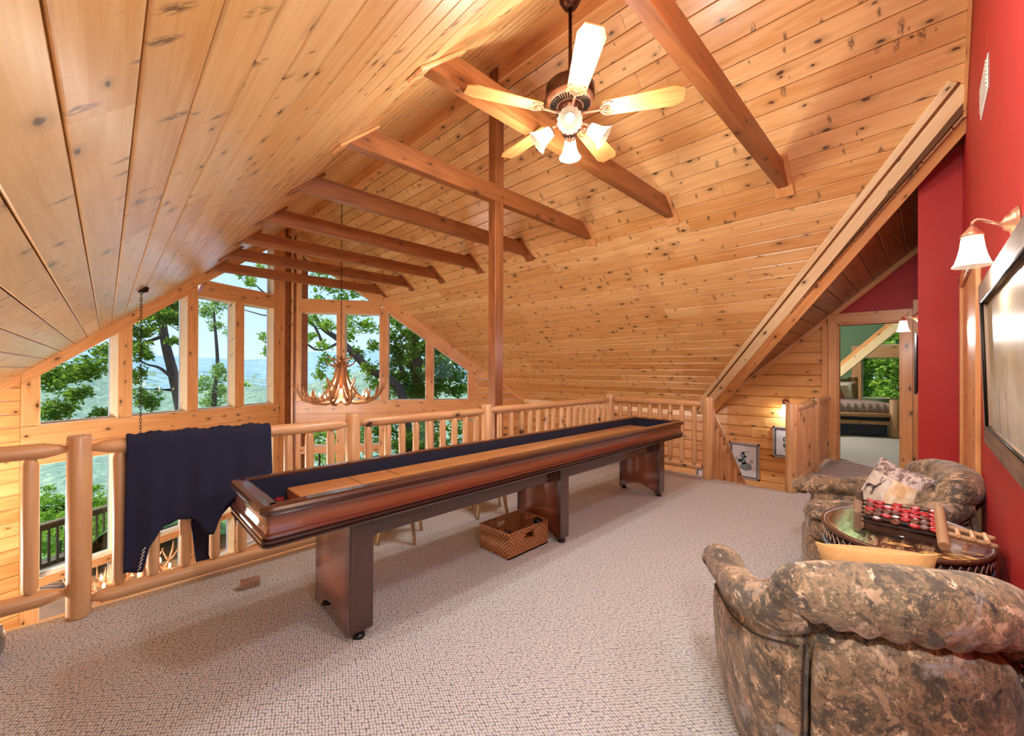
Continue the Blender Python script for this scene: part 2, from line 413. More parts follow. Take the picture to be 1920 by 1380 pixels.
# ------------------------------------------------------------------ setting: ceilings of single boards
def plank_mesh(L, wd, th, mat, k0=0.0, k1=0.0, c=.006):
    h = wd/2
    prof = [(-h,-th),(-h,-c),(-h+c,0),(h-c,0),(h,-c),(h,-th)]
    rings = [[V((k0*y, y, z)) for y, z in prof], [V((L+k1*y, y, z)) for y, z in prof]]
    return MB().loft(rings, smooth=False).mesh('plank', mat)
def slab(name, pts, n, mat, t0=.022, t1=.07):
    """pts: loop of points on the ceiling plane; solid lies behind the boards"""
    A = [V(p) - n*t0 for p in pts]; B = [V(p) - n*t1 for p in pts]; m = len(pts)
    mb = MB(); mb.add(A+B, [tuple(range(m)), tuple(range(m, 2*m))] + [(i, (i+1)%m, (i+1)%m+m, i+m) for i in range(m)])
    return struct(name, mb, mat)
yL = lambda x: 10.733 + .536*(x-2.779) + .12
yR = lambda x: 10.937 - .692*(x-3.424) + .12
def runs(a, b, q, lo=2.4, hi=4.9):
    c = [a]; 
    x = a + q.uniform(.8, hi)
    while x < b - .8: c.append(x); x += q.uniform(lo, hi)
    return c + [b]
WP = .1305*sqrt(1+T_*T_)
q = random.Random(3)
cl = slab('ceiling_left', [(XW-.3,YW-.1,zl(XW-.3)),(XR,YW-.1,ZR),(XR,yL(XR),ZR),(XW-.3,yL(XW-.3),zl(XW-.3))], NL, DARKGAP)
xs = -.0735 - .1305*13
while xs < XR - .06:
    xc = xs + .06525
    b = runs(YW, yL(xc), q)
    for i in range(len(b)-1):
        p0 = V((xc, b[i]+.001, zl(xc))); p1 = V((xc, b[i+1]-.001, zl(xc)))
        link('plank', plank_mesh(p1.y-p0.y, WP-.005, .02, PINE), cl, frame(p0, p1, NL))
    xs += .1305
cr_ = slab('ceiling_right', [(XR,YW-.1,ZR),(4.78,YW-.1,zr(4.78)),(8.30,3.17,zr(8.30)),(8.30,yR(8.30),zr(8.30)),(XR,yR(XR),ZR)], NR, DARKGAP)
xs = XR + .04
yv = lambda x: max(YW, YW + .966*(x-4.78))
KV = .966*.749
while xs < 8.16:
    xc = xs + .06525
    b = runs(yv(xc), yR(xc), q)
    for i in range(len(b)-1):
        p0 = V((xc, b[i]+.001, zr(xc))); p1 = V((xc, b[i+1]-.001, zr(xc)))
        k0 = KV if (i == 0 and xc > 4.78) else 0
        link('plank', plank_mesh(p1.y-p0.y, WP-.005, .02, PINE, k0), cr_, frame(p0, p1, NR))
    xs += .1305
ZD = 3.22; zd = lambda y: ZD - T_*y
xv = lambda y: 4.78 + (y-YW)/.966
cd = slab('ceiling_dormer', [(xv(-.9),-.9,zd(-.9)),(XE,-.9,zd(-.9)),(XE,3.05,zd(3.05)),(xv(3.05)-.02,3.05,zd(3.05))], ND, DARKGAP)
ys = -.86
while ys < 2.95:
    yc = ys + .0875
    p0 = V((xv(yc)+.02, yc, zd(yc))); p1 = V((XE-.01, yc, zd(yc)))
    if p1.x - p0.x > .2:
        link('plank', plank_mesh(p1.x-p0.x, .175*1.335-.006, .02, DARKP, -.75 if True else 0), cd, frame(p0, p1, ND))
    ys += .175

# ridge beam, valley casing
rb = MB(); rb.cbox((0,-.07,-.20),(11.2,.07,.0), .006)
struct('trim_2', rb.mesh('ridge_beam', PINE2), None, None, frame((XR-.01,YW,ZR-.04),(XR-.01,11,ZR-.04)))
va, vb = V((4.72,YW-.06,zr(4.72))), V((8.42,3.29,zr(8.42)))
vd = (vb-va).normalized()
sR = NR.cross(vd).normalized(); sR = sR if sR.y > 0 else -sR      # across, on the main roof, away from the edge
def vframe(off, wd, th, sup):
    return va + sR*(off+wd/2) + NR*(th/2+sup), vb + sR*(off+wd/2) + NR*(th/2+sup)
p0, p1 = vframe(.0, .12, .03, .004)
vt = board('trim_3', p0, p1, .12, .03, PALE, None, NR); vt['kind'] = 'structure'
p0, p1 = vframe(.145, .06, .02, 0); board('casing_board', p0, p1, .06, .02, PALE, vt, NR)
p0, p1 = vframe(-.15, .148, .05, -.03); board('casing_board', p0, p1, .148, .05, PINE2, vt, NR)
p0, p1 = vframe(.12, .03, .008, -.002); board('casing_board', p0, p1, .03, .008, BEAM, vt, NR)

# ------------------------------------------------------------------ tie beams, post
def tie(i, y, label):
    t = MB().prism([(1.43,3.30),(5.01,3.30),(4.80,3.49),(1.64,3.49)], -.045, .045)
    W = M.Translation((0, y+.045, 0))
    # keep the grain along the beam: polygon already lies in local x
    o = obj('tie_beam', t, BEAM, None, W, label=label, category='ceiling beam', group='tie beams across the ceiling', kind='thing')
    for sx, n in ((1, NL), (-1, NR)):
        c = V((1.415 if sx > 0 else 5.025, 0, 3.30)); d = V((1,0,T_)).normalized() if sx > 0 else V((-1,0,T_)).normalized()
        p0 = c - d*.09 + V((0, y+.045, 0)); p1 = c + d*.36 + V((0, y+.045, 0))
        board('bearing_plate', p0 + n*.011, p1 + n*.011, .17, .022, PINE2 if i < 3 else BEAM, o, n)
BL = ['pine tie beam nearest the camera, running out of the top of the photo',
      'pine tie beam passing just behind the ceiling fan lights',
      'pine tie beam crossing the tall square post',
      'pine tie beam next beyond the one on the post',
      'second pine tie beam beyond the one on the post',
      'third pine tie beam beyond the post, behind the upper chandelier chain\'s front',
      'pine tie beam second from the gable windows',
      'pine tie beam closest to the gable windows']
BL[5] = 'third pine tie beam beyond the post, just in front of the hanging chain'
for i, y in enumerate((1.0, 2.2, 3.41, 4.65, 5.95, 7.2, 8.4, 9.7)): tie(i, y, BL[i])
board('timber_post', (3.175,3.475,ZLOW), (3.175,3.475,4.86), .13, .12, POSTM, None, (0,-1,0), .006,
      label='tall square stained timber post rising through the loft railing to the roof', category='post')

# ------------------------------------------------------------------ walls
class Wall:
    def __init__(s, P, d, inward): s.P = V(P); s.d = V(d).normalized(); s.n = V(inward).normalized()
    def pt(s, a, z, o=0): return s.P + s.d*a + V((0,0,z)) + s.n*o
def inset(poly, d):
    n = len(poly); P = [V((p[0], p[1])) for p in poly]
    ar = sum(P[i].x*P[(i+1)%n].y - P[(i+1)%n].x*P[i].y for i in range(n)); sg = 1 if ar > 0 else -1
    out = []
    for i in range(n):
        a, b, c = P[i-1], P[i], P[(i+1) % n]
        e1 = (b-a).normalized(); e2 = (c-b).normalized()
        n1 = V((-e1.y, e1.x))*sg; n2 = V((-e2.y, e2.x))*sg
        m = n1 + n2; m = m * (d / max(.15, (1 + n1.dot(n2))))
        out.append((b.x+m.x, b.y+m.y))
    return out
def piece(name, wall, poly, ang, mat, parent, proud=0.0, depth=.19, gap=.0015, **props):
    x = wall.d*cos(ang) + V((0,0,1))*sin(ang); z = wall.n; y = z.cross(x)
    o = wall.pt(poly[0][0], poly[0][1])
    W = M(((x.x,y.x,z.x,o.x),(x.y,y.y,z.y,o.y),(x.z,y.z,z.z,o.z),(0,0,0,1)))
    L = []
    for s_, z_ in inset(poly, gap):
        v = wall.pt(s_, z_) - o; L.append((v.dot(x), v.dot(y)))
    return obj(name, MB().prism(L, -depth, proud, axes='xy'), mat, parent, W, **props)
def ring(wall, outer, wdt, y0, y1):
    mb = MB(); inn = inset(outer, wdt); n = len(outer)
    for i in range(n):
        j = (i+1) % n
        a = [wall.pt(*outer[i]), wall.pt(*outer[j]), wall.pt(*inn[j]), wall.pt(*inn[i])]
        A = [p + wall.n*y0 for p in a]; B = [p + wall.n*y1 for p in a]
        mb.add(A+B, [(0,1,2,3),(7,6,5,4),(0,4,5,1),(1,5,6,2),(2,6,7,3),(3,7,4,0)])
    return mb, inn
NWIN = [0]
def window(wall, poly, jamb=PALE):
    NWIN[0] += 1; nm = 'window_%d' % NWIN[0]
    mb, inn = ring(wall, inset(poly, -.012), .020, -.20, -.003)
    o = struct(nm, mb, jamb)
    mb2, inn2 = ring(wall, inset(poly, .006), .022, -.195, -.15)
    obj('window_sash', mb2, VINYL, o)
    g = MB(); n = len(inn2); A = [wall.pt(*p, -.170) for p in inn2]; B = [wall.pt(*p, -.175) for p in inn2]
    g.add(A+B, [tuple(range(n)), tuple(reversed(range(n,2*n)))] + [(i,(i+1)%n,(i+1)%n+n,i+n) for i in range(n)])
    obj('window_pane', g, GLASS, o)

# the glazed prow, left half
dL = V((-.881,-.473,0)); WL = Wall((2.779,10.733,0), dL, (.473,-.881,0))
dR = V((.822,-.569,0)); WR = Wall((3.424,10.937,0), dR, (-.569,-.822,0))
rL = lambda s: 4.51 - .78*s           # roof over the left half
rR = lambda s: 4.72 - .7276*s
wl = struct('wall_prow_left', ring(WL, [(-.5,-2.75),(5.1,-2.75),(5.1,rL(5.1)+.04),(-.5,rL(-.5)+.04)], .02, -.15, -.13)[0], PINE2)
angL = atan2(-.78, 1); angR = atan2(-.7276, 1)
winL = [(0,.76),(.96,1.73),(1.92,2.81),(3.0,3.92)]
topL = [2.81, 2.81, None, None]
for a, b in ((-.14,0),(.76,.96),(1.73,1.92),(2.81,3.0),(3.92,4.11)):
    hi = 2.81 if b < 1 else None
    P = [(a,-2.6),(b,-2.6),(b,.02),(a,.02)]; piece('casing_board', WL, P, pi/2, PINE2, wl)
    zt = (lambda s: 2.81) if a < 1.7 and a > -.1 else (lambda s: rL(s)-.16)
    P = [(a,.585),(b,.585),(b,zt(b) if b < 4.1 else rL(b)-.02),(a,zt(a))]
    if a < -.1: P = [(a,.585),(b,.585),(b,4.29),(a,4.40)]
    piece('casing_board', WL, P, pi/2, PINE2, wl)
piece('sill_board', WL, [(-.14,.28),(4.11,.28),(4.11,.583),(-.14,.583)], 0, PINE2, wl, .008)
piece('sill_board', WL, [(-.14,.02),(4.11,.02),(4.11,.278),(-.14,.278)], 0, PINE2, wl, 0)
piece('header_board', WL, [(0,2.81),(1.73,2.81),(1.53,3.135),(0,3.135)], 0, PINE2, wl, .004)
piece('rake_board', WL, [(-.14,rL(-.14)+.05),(-.14,rL(-.14)-.23),(1.545,3.135),(1.82,2.94),(1.82,rL(1.82)+.05)], angL, PINE2, wl, .006)
piece('rake_board', WL, [(1.822,rL(1.822)+.05),(1.822,2.86),(4.11,rL(4.11)-.15),(4.11,rL(4.11)+.05)], angL, PINE2, wl, .006)
piece('rake_board', WL, [(4.112,rL(4.11)+.05),(4.112,rL(4.11)-.10),(5.1,rL(5.1)-.10),(5.1,rL(5.1)+.05)], angL, PINE2, wl, .012)
piece('mid_rail', WL, [(0,-1.72),(3.92,-1.72),(3.92,-1.6),(0,-1.6)], 0, PINE2, wl, .004)
piece('bottom_rail', WL, [(-.14,-2.75),(4.11,-2.75),(4.11,-2.5),(-.14,-2.5)], 0, PINE2, wl, .004)
for i, (a, b) in enumerate(winL):
    if i < 2: window(WL, [(a,.585),(b,.585),(b,2.81),(a,2.81)])
    else: window(WL, [(a,.585),(b,.585),(b,rL(b)-.155),(a,rL(a)-.15)])
    window(WL, [(a,-1.6),(b,-1.6),(b,.02),(a,.02)])
    window(WL, [(a,-2.5),(b,-2.5),(b,-1.72),(a,-1.72)])
window(WL, [(0,3.135),(1.53,3.135),(0,4.28)])
# left end of the prow: log planks
z = ZLOW; q = random.Random(11)
while z < 1.4:
    zt = min(z+.185, 1.4)
    p0 = WL.pt(4.115, z+.0925, 0); p1 = WL.pt(5.15, z+.0925, 0)
    link('plank', plank_mesh(1.035, .18, .05, PINEW, c=.012), wl, frame(p0, p1, WL.n)); z += .185
# corner of the prow
ap = V((3.22,11.0,0))
for (A, B, nn) in ((WL.pt(-.14,0), ap, WL.n), (ap, WR.pt(-.10,0), WR.n)):
    d = (B-A); Lc = d.length; ww = Wall(A, d, nn)
    piece('corner_board', ww, [(0,ZLOW),(Lc*.5,ZLOW),(Lc*.5,4.95),(0,4.95)], pi/2, PINE2, wl, -.01)
    piece('corner_board', ww, [(Lc*.5,ZLOW),(Lc,ZLOW),(Lc,4.95),(Lc*.5,4.95)], pi/2, BEAM, wl, -.04)
cpb = MB().prism([(2.70,10.99),(3.22,11.06),(3.62,11.02),(3.60,11.25),(3.22,11.35),(2.75,11.25)], ZLOW, 4.95, axes='xy'); obj('corner_post', cpb, BEAM, wl)
# right half
wr = struct('wall_prow_right', ring(WR, [(-.25,-2.75),(5.7,-2.75),(5.7,rR(5.7)+.04),(-.25,rR(-.25)+.04)], .02, -.15, -.13)[0], PINE2)
winR = [(0,.85),(1.03,1.89),(2.09,3.06),(3.24,4.17)]
for a, b in ((-.10,0),(.85,1.03),(1.89,2.09),(3.06,3.24),(4.17,4.40)):
    piece('casing_board', WR, [(a,-2.6),(b,-2.6),(b,.02),(a,.02)], pi/2, PINE2, wr)
    if a < 0: P = [(a,.585),(b,.585),(b,4.27),(a,4.4)]
    elif a < 1: P = [(a,.585),(b,.585),(b,2.81),(a,2.81)]
    else: P = [(a,.585),(b,.585),(b,rR(b)-(.33 if b < 4.3 else .02)),(a,rR(a)-.33)]
    piece('casing_board', WR, P, pi/2, PINE2, wr)
piece('sill_board', WR, [(-.10,.28),(4.4,.28),(4.4,.583),(-.10,.583)], 0, PINE2, wr, .008)
piece('sill_board', WR, [(-.10,.06),(4.4,.06),(4.4,.278),(-.10,.278)], 0, PINE2, wr)
piece('header_board', WR, [(0,2.81),(1.89,2.81),(1.89,3.135),(0,3.135)], 0, PINE2, wr, .004)
piece('rake_board', WR, [(-.10,rR(-.10)+.05),(-.10,4.33),(0,4.26),(1.70,3.137),(1.95,3.0),(1.95,rR(1.95)+.05)], angR, PINE2, wr, .006)
piece('rake_board', WR, [(1.952,rR(1.952)+.05),(1.952,rR(1.952)-.345),(4.4,rR(4.4)-.33),(4.4,rR(4.4)+.05)], angR, PINE2, wr, .006)
piece('rake_board', WR, [(4.402,rR(4.402)+.05),(4.402,rR(4.402)-.10),(5.8,rR(5.8)-.10),(5.8,rR(5.8)+.05)], angR, PINE2, wr, .012)
piece('mid_rail', WR, [(0,-.71),(1.89,-.71),(1.89,-.55),(0,-.55)], 0, PINE2, wr, .004)
piece('bottom_rail', WR, [(-.10,-2.75),(4.4,-2.75),(4.4,-2.5),(-.10,-2.5)], 0, PINE2, wr, .004)
for i, (a, b) in enumerate(winR):
    if i < 2:
        window(WR, [(a,.585),(b,.585),(b,2.81),(a,2.81)]); window(WR, [(a,-.55),(b,-.55),(b,.06),(a,.06)]); window(WR, [(a,-2.5),(b,-2.5),(b,-.71),(a,-.71)])
    else:
        window(WR, [(a,.585),(b,.585),(b,rR(b)-.325),(a,rR(a)-.345)]); window(WR, [(a,-2.5),(b,-2.5),(b,.06),(a,.06)])
window(WR, [(0,3.135),(1.70,3.135),(0,4.26)])
z = ZLOW
while z < 1.35:
    p0 = WR.pt(4.405, z+.0925); p1 = WR.pt(5.74, z+.0925)
    link('plank', plank_mesh(1.335, .18, .05, PINEW, c=.012), wr, frame(p1, p0, WR.n) if False else frame(p0, p1, WR.n)); z += .185

# east wall (eave, stair and bedroom-door wall) of single log planks
we = struct('wall_east', MB().prism([(-.9,ZLOW),(.249,ZLOW),(.249,-.01),(.976,-.01),(.976,ZLOW),(8.0,ZLOW),(8.0,.62),(2.95,.62),(1.17,2.2),(-.9,3.9),(-.9,2.11),(.976,2.11),(.976,0),(.249,0),(.249,2.09),(-.9,2.09)][0:0] or
     [(1.0,ZLOW),(7.9,ZLOW),(7.9,.60),(2.96,.60),(1.0,2.33)], XE+.045, XE+.14, axes='yz'), PINE2)
NE = V((-1,0,0)); q = random.Random(5); z = ZLOW
while z < 2.25:
    y1 = 7.8 if z < .45 else (ZD-z-.05)/T_
    y0 = 1.165 if z > -.2 else -.2
    if y1 - y0 > .1:
        b = runs(y0, y1, q, 2.0, 4.2)
        for i in range(len(b)-1):
            link('plank', plank_mesh(b[i+1]-b[i]-.003, .181, .05, PINEW, c=.012), we, frame((XE,b[i]+.001,z+.0925),(XE,b[i+1]-.001,z+.0925), NE))
    z += .185
board('plate_trim', (XE-.02,2.98,.55), (XE-.02,7.9,.55), .10, .05, PALE, we, (-1,0,0))
# gable rake trim and red gable over the bedroom door
E_ = Wall((XE,0,0), (0,1,0), (-1,0,0))
angD = atan2(-T_, 1)
piece('rake_board', E_, [(3.05,zd(3.05)+.04),(3.05,zd(3.05)-.09),(-.4,zd(-.4)-.09),(-.4,zd(-.4)+.04)], angD, PINE2, we, .02, .04)
wg = struct('wall_gable', MB().prism([(1.17,2.10),(1.17,2.24),(-.9,zd(-.9)),(-.9,2.10)], XE+.0, XE+.12, axes='yz'), RED)
# bedroom doorway
d1 = struct('door_1', MB().box((XE-.005,.955,0),(XE+.15,.976,2.12)).box((XE-.005,.249,0),(XE+.15,.270,2.12)).box((XE-.005,.249,2.10),(XE+.15,.976,2.12)), PINE2)
E2 = Wall((XE-.0,0,0), (0,1,0), (-1,0,0))
piece('casing_board', E2, [(.976,0),(1.09,0),(1.09,2.28),(.976,2.12)], pi/2, PINE2, d1, .03, .04)
piece('casing_board', E2, [(1.092,0),(1.165,0),(1.165,2.215),(1.092,2.27)], pi/2, PINE2, d1, .045, .04)
piece('casing_board', E2, [(.13,0),(.249,0),(.249,2.12),(.13,2.28)], pi/2, PINE2, d1, .03, .04)
piece('header_board', E2, [(.13,2.282),(.249,2.122),(.976,2.122),(1.09,2.282)], 0, PINE2, d1, .03, .04)
piece('casing_board', E2, [(.055,0),(.128,0),(.128,2.4),(.055,2.4)], pi/2, PINE2, d1, .045, .04)
# hall wall and the red right wall
struct('wall_hall', MB().box((5.40,-.6,-.02),(XE,.052,3.75)), RED)
wrt = MB()
wrt.prism([(XW,.2),(XW,zl(XW)+.03),(XR,ZR+.03),(5.42,zr(5.42)+.95),(5.42,0),(3.85,0),(3.85,-.02),(1.35,-.02),(1.35,2.35),(-1.25,2.35),(-1.25,.7),(XW,.7)][0:0] or [(1.30,-.02),(5.42,-.02),(5.42,3.75),(4.6,3.75),(XR,ZR+.03),(1.30,zl(1.30)+.03)], YW-.12, YW)
wrt.prism([(XW,-.02),(1.30,-.02),(1.30,.55),(XW,.55)], YW-.12, YW)
wrt.prism([(-1.15,2.1),(1.30,2.1),(1.30,zl(1.3)+.03),(-.6,zl(-.6)+.03)][0:0] or [(.95,2.05),(1.30,2.05),(1.30,zl(1.3)+.03),(.2,zl(.2)+.03),(.0,2.05)], YW-.12, YW)
struct('wall_right', wrt, RED)
WS = Wall((1.30,YW,0), (-1,0,0), (0,1,0))
window(WS, [(0.0,.55),(2.4,.55),(2.4,zl(-1.1)-.1),(1.3,2.05),(0,2.05)])  # unseen window added behind the camera to let in fill daylight
struct('wall_west', MB().box((XW-.12,-.4,ZLOW),(XW,9.2,.6)), PINEW)
struct('wall_south_lower', MB().box((XW,-1.3,ZLOW),(XE,-1.2,-.28)), PINEW)
# rake trim where the red wall meets the ceiling
for a, b in (((XR,0,ZR),(4.86,0,zr(4.86))), ((0.6,0,zl(.6)),(XR,0,ZR))):
    n = NR if a[0] >= XR else NL
    p0 = V((a[0],YW+.012,a[2])) + n*.03; p1 = V((b[0],YW+.012,b[2])) + n*.03
    t3 = board('trim_4', p0, p1, .06, .022, PINE2, None, (0,1,0)); t3['kind'] = 'structure'
# closet doorway seen edge-on in the red wall
d2 = struct('door_2', MB().box((3.80,YW,0),(5.22,YW+.006,2.10)), PINE2)
board('casing_board', (3.70,YW+.012,0), (3.70,YW+.012,2.22), .10, .024, PINE2, d2, (0,1,0))
board('casing_board', (3.78,YW+.008,0), (3.78,YW+.008,2.12), .05, .016, PINE2, d2, (0,1,0))
board('casing_board', (5.30,YW+.012,0), (5.30,YW+.012,2.22), .12, .024, PINE2, d2, (0,1,0))
board('casing_board', (3.65,YW+.012,2.17), (5.36,YW+.012,2.17), .10, .024, PINE2, d2, (0,1,0))

# stairs going down beside the east wall
st = struct('stairs', MB().box((5.60,1.11,-.35),(5.66,1.95,-.28)), PINE2)
for i in range(9):
    board('stair_tread', (5.60+.24*i+.13,1.10,-.19*(i+1)), (5.60+.24*i+.13,1.96,-.19*(i+1)), .28, .04, PINE2, st)

# ------------------------------------------------------------------ log railings
br = thing('balcony_railing', 'long peeled log railing with balusters along the open loft edge', 'railing', (0,3.36,0))
for x, h, r in ((-.107,1.02,.052),(1.46,1.03,.060),(2.945,1.02,.058),(5.42,1.035,.058)):
    logpiece('post', (x,3.36,0), (x,3.36,h), r, LOG, br, n=14)
secs = [(-1.6,-.107,.95,.155,[-1.05,-.9,-.75,-.60,-.45,-.286]),
        (-.107,1.46,.945,.085,[.058,.21,.365,.52,.675,.825,.97,1.12,1.28]),
        (1.46,2.945,.945,.09,[1.593,1.775,1.918,2.062,2.209,2.363,2.506,2.65,2.793]),
        (2.945,5.42,.95,.09,[3.13,3.31,3.487,3.636,3.781,3.942,4.079,4.243,4.391,4.533,4.68,4.82,4.952,5.101,5.242])]
for a, b, zt, zb, bs in secs:
    logpiece('top_rail', (a+.045,3.36,zt), (b-.045,3.36,zt), .042, LOG, br, .09, .09, .4)
    logpiece('bottom_rail', (a+.045,3.36,zb), (b-.045,3.36,zb), .043, LOG, br, .09, .09, .4)
    for x in bs: logpiece('baluster', (x,3.36,zb+.03), (x,3.36,zt-.028), .0315, LOG, br, .045, .045, .55, roll=rnd.uniform(0,6))
sr = thing('stairwell_railing', 'short log railing section behind the far end of the game table', 'railing', (5.50,2.0,0))
logpiece('post', (5.53,1.98,0), (5.53,1.98,1.05), .066, LOG, sr, n=14)
logpiece('top_rail', (5.43,3.31,.955), (5.52,2.05,.955), .045, LOG, sr, .05, .05, .6)
logpiece('bottom_rail', (5.43,3.31,.14), (5.52,2.05,.14), .045, LOG, sr, .05, .05, .6)
for y in (3.213,3.064,2.903,2.748,2.599,2.455,2.295,2.134):
    logpiece('baluster', (5.47,y,.17), (5.47,y,.925), .032, LOG, sr, .045, .045, .55, roll=rnd.uniform(0,6))
sd = thing('stair_handrail', 'sloping log handrail with balusters going down the stairs', 'railing', (5.6,1.98,0))
logpiece('top_rail', (5.60,1.98,.87), (7.6,1.98,-.92), .042, LOG, sd, .05, .05, .6)
logpiece('bottom_rail', (5.62,1.98,.02), (7.6,1.98,-1.75), .035, LOG, sd, .05, .05, .6)
for i in range(13):
    x = 5.70 + .145*i; z1 = .87 - .895*(x-5.60)
    logpiece('baluster', (x,1.98,z1-.84), (x,1.98,z1-.02), .03, LOG, sd, .04, .04, .55)
hr = thing('hall_railing', 'log railing with two posts guarding the stairs beside the bedroom door', 'railing', (5.6,1.07,0))
for x, h in ((5.60,1.02),(6.97,1.02)): logpiece('post', (x,1.085,0), (x,1.085,h), .062, LOG, hr, n=14)
for a, b, n_ in ((5.60,6.97,8),(6.97,8.10,7)):
    logpiece('top_rail', (a+.05,1.085,.955), (b-.04,1.085,.955), .044, LOG, hr, .05, .05, .6)
    logpiece('bottom_rail', (a+.05,1.085,.10), (b-.04,1.085,.10), .044, LOG, hr, .05, .05, .6)
    for i in range(n_):
        x = a + (b-a)*(i+1)/(n_+1); logpiece('baluster', (x,1.085,.13), (x,1.085,.925), .03, LOG, hr, .04, .04, .55)

# ------------------------------------------------------------------ shuffleboard table
tb = thing('shuffleboard_table', 'long dark mahogany shuffleboard table with navy lined gutters and pale playfield', 'game table', (2.6,2.285,0))
def rrect(x0, y0, x1, y1, r, k=5):
    P = []
    for cx, cy_, a0 in ((x1-r,y1-r,0),(x0+r,y1-r,90),(x0+r,y0+r,180),(x1-r,y0+r,270)):
        for i in range(k+1):
            a = radians(a0+90*i/k); P.append((cx+r*cos(a), cy_+r*sin(a), cos(a), sin(a)))
    return P
def sweep(path, prof):
    rings = [[V((x+nx*o, y+ny*o, z)) for o, z in prof] for x, y, nx, ny in path]
    return MB().loft(rings, loop=True, smooth=False)
P = rrect(.48,1.97,4.72,2.60,.028)
apron = [(-.055,.63),(.0,.63),(.010,.634),(.012,.642),(.003,.648),(.012,.654),(.012,.664),(.003,.669),(.010,.675),(.008,.684),(-.006,.690),(-.012,.72),(-.010,.75),(-.004,.766),(-.02,.768),(-.055,.768)]
obj('apron', sweep(P, apron), BURST_A, tb)
rim = [(-.055,.766),(-.004,.766),(.010,.771),(.020,.782),(.021,.795),(.012,.806),(-.005,.811),(-.050,.811),(-.060,.806),(-.062,.766)]
obj('rail_cap', sweep(P, rim), MAHOG, tb)
obj('gutter_lining', sweep(P, [(-.062,.655),(-.056,.655),(-.056,.80),(-.066,.80),(-.066,.655)]), FELT, tb)
obj('gutter_floor', MB().box((.53,2.02,.645),(4.67,2.55,.657)), FELT, tb)
m = MB(); m.cbox((.715,2.075,.657),(4.46,2.50,.738), .004); obj('playfield', m, MAPLE, tb)
m = MB()
for x in (1.05, 1.30, 3.92, 4.17): m = MB(); m.box((x,2.08,.7382),(x+.004,2.495,.7388)); obj('score_line', m, MAHOGL, tb)
m = MB(); m.cbox((1.0,2.13,.49),(2.60,2.44,.632), .004); m.cbox((2.69,2.13,.49),(4.32,2.44,.632), .004); obj('underbeam', m, MAHOG, tb)
for x0, x1 in ((.885,1.005),(2.59,2.69),(4.31,4.43)):
    yz = [(2.065,.632),(2.065,.035)] + [(2.10,.035)] + [(2.10+.41*(i/10), .035+.07*sin(pi*i/10)**.8) for i in range(1,10)] + [(2.51,.035),(2.545,.035),(2.545,.632)]
    pl_ = obj('pedestal', MB().prism(yz, x0, x1, axes='yz'), BURST_P, tb)
    board('front_panel', ((x0+x1)/2,2.063,.04), ((x0+x1)/2,2.063,.632), x1-x0+.008, .02, MAHOG, pl_, (0,-1,0), .006)
    for y in (2.09, 2.52):
        obj('leveler_foot', MB().lathe([(.012,.04),(.012,.02),(.03,.018),(.032,0)], 14, M.Translation(((x0+x1)/2,y,0))), BLACK, pl_)
for (x, y, lb) in ((.682,2.513,'red capped puck lying in the near gutter corner by the navy lining'),(.628,2.505,'second red puck in the near gutter, touching the first')):
    pk = thing('puck', lb, 'puck', (x,y,.657), group='red pucks in the near gutter')
    W = M.Translation((x,y,.657))
    obj('puck_body', MB().lathe([(.024,0),(.027,.003),(.027,.014),(.022,.018)], 20), STEEL, pk, W)
    obj('puck_cap', MB().lathe([(.024,.016),(.0245,.026),(.020,.029),(.012,.027)], 20), REDDISC, pk, W)

# ------------------------------------------------------------------ throw draped on the railing
def interp(x, T):
    for (a, b), (c, d) in zip(T, T[1:]):
        if x <= c: return b + (d-b)*(x-a)/(c-a) if x > a else b
    return T[-1][1]
bf = [(.085,.20),(.17,.185),(.195,.33),(.25,.42),(.31,.45),(.39,.445),(.43,.40),(.475,.315),(.505,.31),(.55,.46),(.60,.515),(.70,.54),(.84,.55)]
bb = [(.085,.30),(.20,.30),(.25,.40),(.33,.45),(.40,.40),(.425,.12),(.44,.03),(.53,.03),(.56,.38),(.62,.45),(.66,.25),(.76,.22),(.84,.3)]
thr = thing('throw_blanket', 'dark navy fleece throw draped over the log railing', 'blanket', (.46,3.36,.99))
def drape(yf, yb, ztop, off):
    mb = MB(); rings = []
    NX = 56
    for i in range(NX+1):
        x = .085 + (.84-.085)*i/NX
        xs_ = x + .0
        row = []
        b0, b1 = interp(x, bf), interp(x, bb)
        f = .010*sin(x*23) + .006*sin(x*51+1)
        for j in range(24):
            u = j/23; z = b0 + (.93-b0)*u
            row.append(V((xs_ + (1-u)*.03*(x-.46), yf + f*(1-u*.8) - .012*(1-u), z + (0.004*sin(x*80) if j == 0 else 0))))
        for j in range(9):
            a = pi*(1 - (j+.5)/9) ; rr = .052+off
            row.append(V((xs_, 3.36 + rr*cos(a)*1.0, ztop + rr*sin(a) + .006*sin(x*37)*sin(a) + .003*sin(x*140))))
        for j in range(20):
            u = 1 - j/19; z = b1 + (.93-b1)*u
            row.append(V((xs_, yb - f*.5, z)))
        rings.append(row)
    n = len(rings[0]); vs = [p for r in rings for p in r]; fs = []
    for i in range(NX):
        for j in range(n-1): fs.append((i*n+j, i*n+j+1, (i+1)*n+j+1, (i+1)*n+j))
    return mb.add(vs, fs, True)
o = obj('fleece', drape(3.305, 3.415, .95, .004), FLEECE, thr)
md = o.modifiers.new('thick', 'SOLIDIFY'); md.thickness = .008; md.offset = 0
m = MB()
for i in range(6):
    z0 = .20 + .022*i; m.tube([(.135+.004*i, 3.284, z0), (.150+.004*i, 3.280, z0+.02)], .0028, 6)
obj('white_stitching', m, WHITE, thr, label='white whip stitches near the hem')

